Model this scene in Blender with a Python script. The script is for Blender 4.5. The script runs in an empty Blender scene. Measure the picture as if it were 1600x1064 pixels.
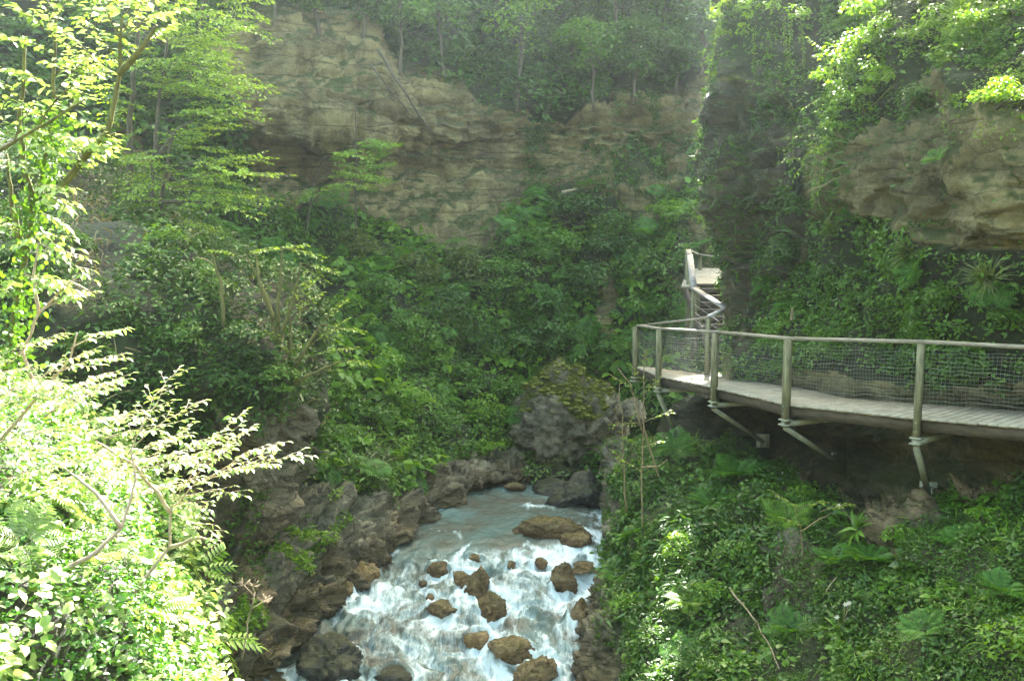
import bpy, math, random
import numpy as np
from mathutils import Vector

S = bpy.context.scene
COL = S.collection
rng = np.random.default_rng(7)
random.seed(7)

# ------------------------------------------------------------------ camera frame
F = 1500.0
PITCH = math.atan(180.0 / F)
CP, SP = math.cos(PITCH), math.sin(PITCH)

def P(px, py, d):
    """world point seen at photo position px, py that stands d metres ahead (world Y)"""
    xc = (px - 800.0) / F; yc = -(py - 532.0) / F
    dy = CP + yc * SP; dz = -SP + yc * CP
    k = d / dy
    return np.array([xc * k, d, dz * k])

def proj(p):
    p = np.atleast_2d(np.asarray(p, float))
    fw = p[:, 1] * CP - p[:, 2] * SP
    up = p[:, 1] * SP + p[:, 2] * CP
    fw = np.maximum(fw, 1e-3)
    return 800 + F * p[:, 0] / fw, 532 - F * up / fw

def nrm(a):
    a = np.asarray(a, float)
    return a / np.maximum(np.linalg.norm(a, axis=-1, keepdims=True), 1e-9)

# ------------------------------------------------------------------ noise
_perm = np.random.default_rng(3).permutation(256)
_perm = np.concatenate([_perm, _perm, _perm])
_grad = nrm(np.random.default_rng(4).normal(size=(256, 3)))

def perlin(p):
    p = np.asarray(p, float)
    i = np.floor(p).astype(int); f = p - i
    u = f * f * f * (f * (f * 6 - 15) + 10)
    i &= 255
    out = 0
    for dx in (0, 1):
        wx = u[..., 0] if dx else 1 - u[..., 0]
        for dy in (0, 1):
            wy = u[..., 1] if dy else 1 - u[..., 1]
            for dz in (0, 1):
                wz = u[..., 2] if dz else 1 - u[..., 2]
                h = _perm[_perm[_perm[i[..., 0] + dx] + i[..., 1] + dy] + i[..., 2] + dz]
                g = _grad[h]
                out = out + wx * wy * wz * (g[..., 0] * (f[..., 0] - dx) + g[..., 1] * (f[..., 1] - dy) + g[..., 2] * (f[..., 2] - dz))
    return out * 1.6

def fbm(p, oct=5, gain=0.5, lac=2.03):
    a = 1.0; s = 0; q = np.asarray(p, float)
    for k in range(oct):
        s = s + a * perlin(q + k * 17.3); a *= gain; q = q * lac
    return s

def ridged(p, oct=4, gain=0.55, lac=2.1):
    a = 1.0; s = 0; q = np.asarray(p, float)
    for k in range(oct):
        s = s + a * (1 - 2 * np.abs(perlin(q + k * 9.1))); a *= gain; q = q * lac
    return s - RMEAN[oct]
RMEAN = {}
_q = np.random.default_rng(9).uniform(0, 40, (4000, 3))
for _o in (2, 3, 4):
    RMEAN[_o] = 0.0; RMEAN[_o] = float(ridged(_q, _o).mean())

def facet(p, seed=0):
    """broken-rock relief: every cell of a scattered net is a tilted flat face"""
    p = np.asarray(p, float); i = np.floor(p).astype(int); best = np.full(p.shape[:-1], 1e9); val = np.zeros(p.shape[:-1])
    for dx in (-1, 0, 1):
        for dy in (-1, 0, 1):
            for dz in (-1, 0, 1):
                c = i + [dx, dy, dz]; cc = (c + seed) & 255
                h = _perm[_perm[_perm[cc[..., 0]] + cc[..., 1]] + cc[..., 2]]; h2 = _perm[h + 61]
                q = p - (c + 0.5 + 0.48 * _grad[h]); r = (q * q).sum(-1)
                v = (q * _grad[h2]).sum(-1) + 0.35 * _grad[h2][..., 1]
                m = r < best; best = np.where(m, r, best); val = np.where(m, v, val)
    return val

def sstep(a, b, x):
    t = np.clip((x - a) / (b - a), 0, 1)
    return t * t * (3 - 2 * t)

def inpoly(px, py, poly):
    r = np.zeros(px.shape, bool)
    n = len(poly)
    for i in range(n):
        x0, y0 = poly[i]; x1, y1 = poly[(i + 1) % n]
        if y0 == y1: continue
        c = ((y0 > py) != (y1 > py)) & (px < (x1 - x0) * (py - y0) / (y1 - y0) + x0)
        r ^= c
    return r

# ------------------------------------------------------------------ mesh building
class MB:
    def __init__(self):
        self.v = []; self.f = []; self.n = 0
    def add(self, v, faces):
        """faces: list of int arrays, each (k, m) with m corners"""
        v = np.asarray(v, float).reshape(-1, 3)
        for fa in faces:
            fa = np.asarray(fa, int)
            if fa.size: self.f.append(fa + self.n)
        self.v.append(v); self.n += len(v)
    def box(self, c, sx, sy, sz, ax=None):
        """box centred at c, half sizes along the axes given by the rows of ax"""
        ax = np.eye(3) if ax is None else np.asarray(ax, float)
        k = np.array([[x, y, z] for z in (-1, 1) for y in (-1, 1) for x in (-1, 1)], float) * [sx, sy, sz]
        self.add(np.asarray(c) + k @ ax, [[[0, 2, 3, 1], [4, 5, 7, 6], [0, 1, 5, 4], [2, 6, 7, 3], [0, 4, 6, 2], [1, 3, 7, 5]]])
    def bar(self, a, b, w, h, up=(0, 0, 1)):
        a = np.asarray(a, float); b = np.asarray(b, float)
        L = np.linalg.norm(b - a); t = (b - a) / L
        s = np.cross(t, up); s = nrm(s) if np.linalg.norm(s) > 1e-6 else np.array([1., 0, 0])
        u = np.cross(s, t)
        self.box((a + b) / 2, L / 2, w / 2, h / 2, [t, s, u])
    def tube(self, pts, rad, sides=6):
        pts = np.asarray(pts, float); n = len(pts)
        rad = np.broadcast_to(np.asarray(rad, float), (n,))
        t = np.zeros_like(pts); t[1:-1] = pts[2:] - pts[:-2]; t[0] = pts[1] - pts[0]; t[-1] = pts[-1] - pts[-2]
        t = nrm(t)
        ref = np.array([0.31, 0.17, 0.93]) if abs(t[0] @ [0.31, 0.17, 0.93]) < 0.9 else np.array([1., 0.1, 0])
        s = nrm(np.cross(t, ref)); u = np.cross(s, t)
        an = np.arange(sides) * 2 * math.pi / sides
        ring = np.cos(an)[None, :, None] * s[:, None] + np.sin(an)[None, :, None] * u[:, None]
        v = (pts[:, None] + ring * rad[:, None, None]).reshape(-1, 3)
        i = np.arange(n - 1)[:, None] * sides; j = np.arange(sides)[None]; k = (j + 1) % sides
        q = np.stack([i + j, i + k, i + sides + k, i + sides + j], -1).reshape(-1, 4)
        self.add(v, [q, [list(range(sides))[::-1]], [list((n - 1) * sides + np.arange(sides))]])
    def build(self, name, mat, parent=None, smooth=False, attrs=None, label=None):
        v = np.concatenate(self.v)
        me = bpy.data.meshes.new(name)
        me.vertices.add(len(v)); me.vertices.foreach_set('co', v.astype(np.float32).ravel())
        li = np.concatenate([f.ravel() for f in self.f]).astype(np.int32)
        tot = np.concatenate([np.full(len(f), f.shape[1]) for f in self.f])
        st = np.concatenate([[0], np.cumsum(tot)[:-1]]).astype(np.int32)
        me.loops.add(len(li)); me.loops.foreach_set('vertex_index', li)
        me.polygons.add(len(st)); me.polygons.foreach_set('loop_start', st)
        if smooth: me.polygons.foreach_set('use_smooth', np.ones(len(st), bool))
        me.update(calc_edges=True)
        for k, a in (attrs or {}).items():
            at = me.attributes.new(k, 'FLOAT', 'POINT'); at.data.foreach_set('value', np.asarray(a, np.float32).ravel())
        me.materials.append(mat)
        o = bpy.data.objects.new(name, me); COL.objects.link(o)
        if parent is not None:
            o.parent = parent
            o.location = (-parent.location.x, -parent.location.y, -parent.location.z)
        if label: o['label'] = label
        return o

def thing(name, loc, label, cat, group=None):
    o = bpy.data.objects.new(name, None); COL.objects.link(o)
    o.empty_display_size = 0.2
    o.location = [float(c) for c in loc]
    return tag(o, label, cat, group)

def tag(o, label=None, cat=None, group=None, kind=None):
    if label: o['label'] = label
    if cat: o['category'] = cat
    if group: o['group'] = group
    if kind: o['kind'] = kind
    return o

# ------------------------------------------------------------------ materials
def nodes(name):
    m = bpy.data.materials.new(name); m.use_nodes = True
    nt = m.node_tree; nt.nodes.clear()
    out = nt.nodes.new('ShaderNodeOutputMaterial')
    def N(t, **kw):
        n = nt.nodes.new(t)
        for k, v in kw.items():
            if k.startswith('i_'):
                n.inputs[k[2:].replace('_', ' ')].default_value = v
            else: setattr(n, k, v)
        return n
    L = nt.links.new
    return m, N, L, out

def ramp(N, stops, interp='LINEAR'):
    r = N('ShaderNodeValToRGB'); cr = r.color_ramp; cr.interpolation = interp
    while len(cr.elements) < len(stops): cr.elements.new(0.5)
    for e, (p, c) in zip(cr.elements, stops):
        e.position = p; e.color = (c[0], c[1], c[2], 1) if not np.isscalar(c) else (c, c, c, 1)
    return r

def mixc(N, L, a, b, fac, mode='MIX'):
    m = N('ShaderNodeMix', data_type='RGBA', blend_type=mode)
    for s, v in ((6, a), (7, b), (0, fac)):
        if hasattr(v, 'is_linked') or hasattr(v, 'links'): L(v, m.inputs[s])
        else: m.inputs[s].default_value = (v if s == 0 else (v[0], v[1], v[2], 1))
    return m.outputs[2]

def mth(N, L, op, a, b=0.0, clamp=False):
    m = N('ShaderNodeMath', operation=op, use_clamp=clamp)
    for s, v in ((0, a), (1, b)):
        if hasattr(v, 'links'): L(v, m.inputs[s])
        else: m.inputs[s].default_value = v
    return m.outputs[0]

def tex_noise(N, L, vec, scale, detail=6, rough=0.6, dist=0.0):
    n = N('ShaderNodeTexNoise'); n.inputs['Scale'].default_value = scale; n.inputs['Detail'].default_value = detail
    n.inputs['Roughness'].default_value = rough; n.inputs['Distortion'].default_value = dist
    L(vec, n.inputs['Vector']); return n.outputs['Fac']

def mapping(N, L, vec, scale, rot=(0, 0, 0)):
    m = N('ShaderNodeMapping'); m.inputs['Scale'].default_value = scale; m.inputs['Rotation'].default_value = rot
    L(vec, m.inputs['Vector']); return m.outputs[0]

def rock_mat(name, c_dark, c_mid, c_light, moss=(0.045, 0.07, 0.012), moss_amt=0.5, soil=(0.03, 0.026, 0.014), scale=1.0,
             rough=0.85, strata=2.6, bump=0.5, local=False, wet=None, stain=None, crk=0.75, crz=1.7, crs=0.9, vary=False):
    m, N, L, out = nodes(name)
    geo = N('ShaderNodeNewGeometry')
    if local: vec = N('ShaderNodeTexCoord').outputs['Object']
    else: vec = geo.outputs['Position']
    n1 = tex_noise(N, L, vec, 0.45 * scale, 8, 0.62, 0.4)
    n2 = tex_noise(N, L, mapping(N, L, vec, (0.5 * scale, 0.5 * scale, strata * scale), (0.12, 0.08, 0)), 1.0, 9, 0.68, 0.6)
    n3 = tex_noise(N, L, vec, 11 * scale, 8, 0.75)
    mixv = mth(N, L, 'ADD', mth(N, L, 'MULTIPLY', n1, 0.36), mth(N, L, 'ADD', mth(N, L, 'MULTIPLY', n2, 0.36), mth(N, L, 'MULTIPLY', n3, 0.28)))
    r = ramp(N, [(0.39, c_dark), (0.5, c_mid), (0.61, c_light)]); L(mixv, r.inputs[0])
    col = r.outputs[0]
    vo = N('ShaderNodeTexVoronoi', feature='DISTANCE_TO_EDGE'); vo.inputs['Scale'].default_value = crs * scale
    wv = N('ShaderNodeVectorMath', operation='ADD')
    nn = N('ShaderNodeTexNoise'); nn.inputs['Scale'].default_value = 1.6 * scale; nn.inputs['Detail'].default_value = 6
    L(vec, nn.inputs['Vector'])
    mv = mapping(N, L, vec, (0.7, 0.7, crz)); L(mv, wv.inputs[0])
    sc = N('ShaderNodeVectorMath', operation='SCALE'); sc.inputs['Scale'].default_value = 0.9; L(nn.outputs['Color'], sc.inputs[0])
    L(sc.outputs[0], wv.inputs[1]); L(wv.outputs[0], vo.inputs['Vector'])
    crack = ramp(N, [(0.0, 0.12), (0.03, 0.8), (0.08, 1.0)]); L(vo.outputs['Distance'], crack.inputs[0])
    col = mixc(N, L, col, crack.outputs[0], crk, 'MULTIPLY')
    oi = N('ShaderNodeObjectInfo'); rv_ = ramp(N, [(0.0, (0.72, 0.7, 0.68)), (0.5, (1.0, 0.98, 0.95)), (1.0, (1.3, 1.22, 1.08))]); L(oi.outputs['Random'], rv_.inputs[0])
    if vary: col = mixc(N, L, col, rv_.outputs[0], 1.0, 'MULTIPLY')
    if stain:   # vertical water stains
        st = tex_noise(N, L, mapping(N, L, vec, (1.6, 1.6, 0.09)), 1.0, 5, 0.6)
        rs = ramp(N, [(0.48, 0.0), (0.62, 1.0)]); L(st, rs.inputs[0])
        col = mixc(N, L, col, stain, mth(N, L, 'MULTIPLY', rs.outputs[0], 0.55))
    sep = N('ShaderNodeSeparateXYZ'); L(geo.outputs['Normal'], sep.inputs[0])
    mn = tex_noise(N, L, vec, 1.1 * scale, 7, 0.7)
    mk = mth(N, L, 'ADD', mth(N, L, 'MULTIPLY', sep.outputs[2], 0.35), mn)
    mr = ramp(N, [(0.62 - 0.2 * (moss_amt - 0.5), 0.0), (0.78 - 0.2 * (moss_amt - 0.5), 1.0)]); L(mk, mr.inputs[0])
    col = mixc(N, L, col, moss, mth(N, L, 'MULTIPLY', mr.outputs[0], min(1.0, moss_amt * 1.5)))
    at = N('ShaderNodeAttribute', attribute_name='veg')
    sr = ramp(N, [(0.35, soil), (0.6, (soil[0] * 1.1, soil[1] * 1.9, soil[2] * 1.0))]); L(mn, sr.inputs[0])
    col = mixc(N, L, col, sr.outputs[0], at.outputs['Fac'])
    b = N('ShaderNodeBsdfPrincipled'); L(col, b.inputs['Base Color'])
    rr = rough
    if wet is not None:
        wa = N('ShaderNodeAttribute', attribute_name='wet')  # damp rock tone; under the deck and on the corner it carries painted shade
        rv = mth(N, L, 'SUBTRACT', rough, mth(N, L, 'MULTIPLY', wa.outputs['Fac'], rough - 0.22))
        L(rv, b.inputs['Roughness'])
        col2 = mixc(N, L, col, wet, mth(N, L, 'MULTIPLY', wa.outputs['Fac'], 0.8), 'MULTIPLY'); L(col2, b.inputs['Base Color'])
    else: b.inputs['Roughness'].default_value = rough
    b.inputs['Specular IOR Level'].default_value = 0.35
    hgt = mth(N, L, 'ADD', mth(N, L, 'MULTIPLY', n2, 0.6), mth(N, L, 'ADD', mth(N, L, 'MULTIPLY', n3, 0.45), mth(N, L, 'MULTIPLY', crack.outputs[0], 0.5 * crk)))
    bp = N('ShaderNodeBump'); bp.inputs['Strength'].default_value = bump; bp.inputs['Distance'].default_value = 0.25 / scale
    L(hgt, bp.inputs['Height']); L(bp.outputs[0], b.inputs['Normal'])
    L(b.outputs[0], out.inputs[0])
    return m

def leaf_mat(name, c1, c2, c3=None, trans=0.35, rough=0.42, spec=0.45, tint=(1.25, 1.15, 0.45)):
    m, N, L, out = nodes(name)
    geo = N('ShaderNodeNewGeometry')
    nz = tex_noise(N, L, geo.outputs['Position'], 0.8, 3, 0.5)
    v = mth(N, L, 'ADD', mth(N, L, 'MULTIPLY', geo.outputs['Random Per Island'], 0.65), mth(N, L, 'MULTIPLY', mth(N, L, 'SUBTRACT', nz, 0.32), 1.0), True)
    st = [(0.1, c1), (0.6, c2)]
    st.append((0.97, c3 if c3 else tuple(min(1, c * 1.4) for c in c2)))
    r = ramp(N, st); L(v, r.inputs[0])
    b = N('ShaderNodeBsdfPrincipled'); L(r.outputs[0], b.inputs['Base Color'])
    b.inputs['Roughness'].default_value = rough; b.inputs['Specular IOR Level'].default_value = spec
    t = N('ShaderNodeBsdfTranslucent')
    L(mixc(N, L, r.outputs[0], tint, 1.0, 'MULTIPLY'), t.inputs[0])
    mx = N('ShaderNodeMixShader'); mx.inputs[0].default_value = trans
    L(b.outputs[0], mx.inputs[1]); L(t.outputs[0], mx.inputs[2]); L(mx.outputs[0], out.inputs[0])
    return m

def plain_mat(name, c1, c2, scale=6, rough=0.75, stretch=(1, 1, 1), bump=0.3, c3=None, metallic=0.0, spec=0.4):
    m, N, L, out = nodes(name)
    geo = N('ShaderNodeNewGeometry')
    n = tex_noise(N, L, mapping(N, L, geo.outputs['Position'], stretch), scale, 8, 0.65, 0.3)
    st = [(0.35, c1), (0.62, c2)]
    if c3: st.append((0.75, c3))
    r = ramp(N, st); L(n, r.inputs[0])
    b = N('ShaderNodeBsdfPrincipled'); L(r.outputs[0], b.inputs['Base Color'])
    b.inputs['Roughness'].default_value = rough; b.inputs['Metallic'].default_value = metallic
    b.inputs['Specular IOR Level'].default_value = spec
    bp = N('ShaderNodeBump'); bp.inputs['Strength'].default_value = bump; bp.inputs['Distance'].default_value = 0.02
    L(n, bp.inputs['Height']); L(bp.outputs[0], b.inputs['Normal']); L(b.outputs[0], out.inputs[0])
    return m

# ------------------------------------------------------------------ water level
def waterz(y):
    y = np.asarray(y, float)
    return -7.75 - 0.12 * sstep(29, 24, y) - 0.35 * sstep(23.8, 21.6, y) - 0.55 * sstep(21.8, 17.2, y) - 0.6 * sstep(17.4, 13, y)

def W(px, py, off=0.0):
    d = 24.0
    for _ in range(40):
        p = P(px, py, 1.0); d = 0.5 * d + 0.5 * (float(waterz(d)) + off) / p[2]
    return P(px, py, d)

# ------------------------------------------------------------------ lofted ground sheets
def cr(a, n):
    R = a.shape[0]; t = np.linspace(0, R - 1, n); i = np.clip(np.floor(t).astype(int), 0, R - 2); f = (t - i)
    f = f.reshape((-1,) + (1,) * (a.ndim - 1))
    p1 = a[i]; p2 = a[i + 1]
    p0 = np.where((i > 0).reshape(f.shape), a[np.maximum(i - 1, 0)], 2 * p1 - p2)
    p3 = np.where((i < R - 2).reshape(f.shape), a[np.minimum(i + 2, R - 1)], 2 * p2 - p1)
    return 0.5 * (2 * p1 + (p2 - p0) * f + (2 * p0 - 5 * p1 + 4 * p2 - p3) * f ** 2 + (3 * p1 - p0 - 3 * p2 + p3) * f ** 3)

class Sheet:
    def __init__(self, rows, nr, nc, rockfn, disp, wet_shade_fn=None, flip=False):
        C = np.array([[(q if isinstance(q, np.ndarray) else P(*q)) for q in r] for r in rows])
        G = cr(C, nr); G = cr(G.transpose(1, 0, 2), nc).transpose(1, 0, 2)
        du = np.gradient(G, axis=0); dv = np.gradient(G, axis=1)
        n = nrm(np.cross(dv, du))
        flip = bool((n * G).sum(-1).mean() > 0)
        if flip: n = -n
        px, py = proj(G.reshape(-1, 3))
        rk = rockfn(px, py, G.reshape(-1, 3)).reshape(nr, nc)
        G = G + n * disp(G, rk)[..., None]
        du = np.gradient(G, axis=0); dv = np.gradient(G, axis=1)
        n = nrm(np.cross(dv, du)); n = -n if flip else n
        self.G = G; self.n = n; self.rk = rk; self.nr = nr; self.nc = nc
        self.p = G.reshape(-1, 3); self.nn = n.reshape(-1, 3); self.r = rk.ravel()
        self.px, self.py = proj(self.p)
        i = np.arange(nr - 1)[:, None] * nc; j = np.arange(nc - 1)[None]
        q = np.stack([i + j, i + j + 1, i + nc + j + 1, i + nc + j], -1).reshape(-1, 4)
        self.q = q[:, ::-1] if not flip else q
        e1 = self.p[q[:, 1]] - self.p[q[:, 0]]; e2 = self.p[q[:, 3]] - self.p[q[:, 0]]
        self.area = np.linalg.norm(np.cross(e1, e2), axis=1)
        self.qc = self.p[q].mean(1)
        self.wet = wet_shade_fn(self.px, self.py, self.p) if wet_shade_fn else None
    def build(self, name, mat, label):
        mb = MB(); mb.add(self.p, [self.q])
        at = {'veg': 1 - self.r}
        if self.wet is not None: at['wet'] = self.wet
        o = mb.build(name, mat, smooth=True, attrs=at)
        return tag(o, label, None, None, 'structure')
    def at(self, px, py):
        s = (self.px - px) ** 2 + (self.py - py) ** 2
        k = np.argsort(s)[:12]
        c = k[s[k] < max(s[k[0]] * 4, 40)]
        j = c[np.argmin(self.p[c, 1])]
        return self.p[j].copy(), self.nn[j].copy()
    def sample(self, n, maskfn):
        cpx, cpy = proj(self.qc)
        vis = (cpx > -350) & (cpx < 1950) & (cpy > -350) & (cpy < 1350)
        rq = self.r[self.q].mean(1)
        w = self.area * vis * maskfn(cpx, cpy, self.qc, rq)
        w = w / w.sum()
        k = rng.choice(len(w), n, p=w)
        a = rng.random((n, 1)); b = rng.random((n, 1))
        q = self.q[k]
        v = self.p[q]
        pos = (v[:, 0] * (1 - a) + v[:, 1] * a) * (1 - b) + (v[:, 3] * (1 - a) + v[:, 2] * a) * b
        return pos, self.nn[q[:, 0]]

def rag(px, py, p, amp):
    """ragged edges for the zone outlines"""
    a = fbm(p * 0.55, 4); b = fbm(p * 0.55 + 31.0, 4)
    return px + amp * a, py + amp * b

# ------------------------------------------------------------------ leaves
def tmpl_diamond(w=0.5, fold=0.12, droop=0.15):
    v = np.array([[0, 0, 0], [0.45, w / 2, fold], [1, 0, -droop], [0.45, -w / 2, fold]])
    return v, [np.array([[0, 2, 1], [0, 3, 2]])]

def tmpl_leaf(w=0.5, fold=0.08, droop=0.25, pos=(0.33, 0.7), wid=(1.0, 0.72)):
    a, b = pos; z = lambda x: -droop * x * x
    v = np.array([[0, 0, 0], [a, 0, z(a)], [b, 0, z(b)], [1, 0, z(1)],
                  [a, w / 2 * wid[0], z(a) + fold], [b, w / 2 * wid[1], z(b) + fold * wid[1]],
                  [a, -w / 2 * wid[0], z(a) + fold], [b, -w / 2 * wid[1], z(b) + fold * wid[1]]])
    return v, [np.array([[0, 1, 4], [0, 6, 1], [2, 3, 5], [2, 7, 3]]), np.array([[1, 2, 5, 4], [1, 6, 7, 2]])]

def tmpl_frond(n=13, w=0.34, droop=0.45, taper=0.6):
    """a fern frond: rachis with pinnae in pairs"""
    V = []; T = []
    def c(x): return np.array([x, 0, 0.28 * x - droop * x * x])
    for i in range(n):
        x = 0.1 + 0.88 * i / n
        l = w * (math.sin(math.pi * (0.12 + 0.88 * (i + 0.6) / n)) ** 0.8) + 0.02
        if i > n * 0.6: l *= 1.0 - 0.45 * (i - n * 0.6) / (n * 0.4)
        g = 0.82 / n
        for s in (-1, 1):
            k = len(V); o = c(x)
            V += [o, o + [g * 0.75 + 0.15 * l, s * l * 0.5, 0.03 * l], o + [0.35 * l, s * l, -0.12 * l], o + [-g * 0.05 + 0.1 * l, s * l * 0.5, 0.03 * l]]
            T += [[k, k + 2, k + 1], [k, k + 3, k + 2]] if s > 0 else [[k, k + 1, k + 2], [k, k + 2, k + 3]]
    m = len(V); xs = np.linspace(0, 1, 8); Q = []
    for x in xs: V += [c(x) + [0, 0.008, 0], c(x) + [0, -0.008, 0]]
    for i in range(7): Q.append([m + 2 * i, m + 2 * i + 1, m + 2 * i + 3, m + 2 * i + 2])
    return np.array(V), [np.array(T), np.array(Q)]

def tmpl_pinnate(n=5, w=0.16):
    """compound leaf: leaflets in pairs along a stalk"""
    V = []; T = []; Q = []
    lv, lf = tmpl_leaf(0.3, 0.03, 0.3)
    def c(x): return np.array([x, 0, 0.1 * x - 0.4 * x * x])
    def put(o, d, s):
        d = nrm(d); side = np.array([-d[1], d[0], 0]); up = np.cross(d, side)
        k = len(V)
        for q in lv: V.append(o + s * (q[0] * d + q[1] * side + q[2] * up))
        T.extend((lf[0] + k).tolist()); Q.extend((lf[1] + k).tolist())
    for i in range(n):
        x = 0.3 + 0.6 * i / (n - 1)
        for s in (-1, 1): put(c(x), np.array([0.55, s * 0.85, -0.15]), 0.36 - 0.05 * i / n)
    put(c(0.95), np.array([1, 0, -0.4]), 0.3)
    m = len(V); xs = np.linspace(0, 0.97, 6)
    for x in xs: V += [c(x) + [0, 0.009, 0], c(x) + [0, -0.009, 0]]
    for i in range(5): Q.append([m + 2 * i, m + 2 * i + 1, m + 2 * i + 3, m + 2 * i + 2])
    return np.array(V), [np.array(T), np.array(Q)]

def tmpl_blade(w=0.06, droop=0.7):
    xs = np.linspace(0, 1, 5); V = []
    for x in xs:
        h = 0.75 * x - droop * x * x
        V += [[x * 0.75, w / 2 * (1 - x * 0.95), h], [x * 0.75, -w / 2 * (1 - x * 0.95), h]]
    Q = [[2 * i, 2 * i + 1, 2 * i + 3, 2 * i + 2] for i in range(4)]
    return np.array(V), [np.array(Q)]

DIA = tmpl_diamond(); DIAN = tmpl_diamond(0.34, 0.08, 0.2); LEAF = tmpl_leaf(); BROAD = tmpl_leaf(0.72, 0.07, 0.3, (0.3, 0.62), (0.9, 0.8))
LANCE = tmpl_leaf(0.26, 0.03, 0.5); FROND = tmpl_frond(); PINN = tmpl_pinnate(); BLADE = tmpl_blade()

def put_leaves(mb, tmpl, pos, d, up, s):
    """one copy of the leaf shape per position, running along d with its face towards up"""
    v, fs = tmpl
    pos = np.asarray(pos, float); n = len(pos)
    if n == 0: return
    d = nrm(d); side = nrm(np.cross(up, d)); u = np.cross(d, side)
    s = np.broadcast_to(np.asarray(s, float), (n,))[:, None, None]
    V = pos[:, None] + s * (v[None, :, 0:1] * d[:, None] + v[None, :, 1:2] * side[:, None] + v[None, :, 2:3] * u[:, None])
    k = (np.arange(n) * len(v))[:, None, None]
    mb.add(V.reshape(-1, 3), [(f[None] + k).reshape(-1, f.shape[1]) for f in fs])

def rdir(n, zs=1.0):
    a = rng.normal(size=(n, 3)); a[:, 2] *= zs
    return nrm(a)

def ground_cover(mb, sheet, n, maskfn, tmpl, size, height, upw=0.8, nw=0.5, clump=0.9, spread=0.55):
    pos, nn = sheet.sample(n, maskfn)
    h = np.clip(0.5 + 0.9 * fbm(pos * clump, 3), 0.05, 1.6)
    pos = pos + nn * (height * h * rng.random(n) ** 0.6)[:, None] + np.array([0, 0, 0.35]) * (height * h * rng.random(n))[:, None]
    up = nrm(nn * nw + np.array([0, 0, upw]) + rng.normal(size=(n, 3)) * spread)
    d = rdir(n, 0.4) + nn * 0.35
    d = nrm(d - up * (d * up).sum(1, keepdims=True))
    put_leaves(mb, tmpl, pos, d, up, size * (0.6 + 0.8 * rng.random(n)))

def lobes_crown(c, rad, nl, n, flat=0.75):
    """leaf positions over a bumpy crown made of overlapping lobes"""
    c = np.asarray(c, float); rad = np.asarray(rad, float)
    lc = rdir(nl) * (0.35 + 0.45 * rng.random((nl, 1))); lr = 0.32 + 0.28 * rng.random(nl)
    k = rng.integers(0, nl, n)
    dr = rdir(n); dr[:, 2] = np.abs(dr[:, 2]) * 0.85 + dr[:, 2] * 0.15
    q = lc[k] + nrm(dr) * (lr[k] * (0.55 + 0.5 * rng.random(n) ** 0.6))[:, None]
    gap = perlin(q * 3.1 + c * 1.7) > -0.42
    q = q[gap]; out = nrm(dr[gap] * 0.8 + q * 0.5)
    return c + q * rad, out
# ================================================================== MATERIALS
M = {}
M['cliff'] = rock_mat('cliff_rock', (0.08, 0.068, 0.036), (0.26, 0.215, 0.1), (0.48, 0.4, 0.19), moss_amt=0.6, scale=0.8, bump=1.0, crk=0.5, crz=4.5, crs=0.6, strata=3.2, stain=(0.09, 0.06, 0.03))
M['prow'] = rock_mat('gorge_wall_rock', (0.06, 0.052, 0.026), (0.2, 0.172, 0.08), (0.38, 0.33, 0.16), moss=(0.05, 0.07, 0.015), moss_amt=0.62, scale=1.1, bump=1.0, crk=0.4, crz=3.2, crs=0.55, strata=3.2, wet=(0.075, 0.075, 0.068))  # wet tint here is painted shade for the rock corner and under the deck
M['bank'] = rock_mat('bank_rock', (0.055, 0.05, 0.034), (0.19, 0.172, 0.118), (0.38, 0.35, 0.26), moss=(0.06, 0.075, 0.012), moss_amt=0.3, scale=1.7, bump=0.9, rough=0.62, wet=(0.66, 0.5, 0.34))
M['boulder'] = rock_mat('boulder_rock', (0.05, 0.044, 0.03), (0.15, 0.13, 0.085), (0.33, 0.29, 0.205), moss=(0.06, 0.075, 0.015), moss_amt=0.3, scale=2.4, bump=1.0, rough=0.75)
M['wetrock'] = rock_mat('wet_brown_rock', (0.085, 0.055, 0.025), (0.23, 0.16, 0.078), (0.42, 0.32, 0.18), moss=(0.07, 0.07, 0.012), moss_amt=0.42, scale=4.0, bump=0.9, rough=0.24, vary=True, wet=(0.55, 0.45, 0.36))
M['darkrock'] = rock_mat('wet_dark_rock', (0.012, 0.012, 0.011), (0.035, 0.034, 0.028), (0.08, 0.075, 0.06), moss=(0.05, 0.06, 0.012), moss_amt=0.35, scale=3.4, bump=0.9, rough=0.45, wet=(0.6, 0.6, 0.6))
M['bed'] = rock_mat('bed_rock', (0.06, 0.045, 0.03), (0.12, 0.09, 0.06), (0.2, 0.16, 0.11), moss_amt=0.0, scale=2, bump=0.4, rough=0.5)

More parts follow.
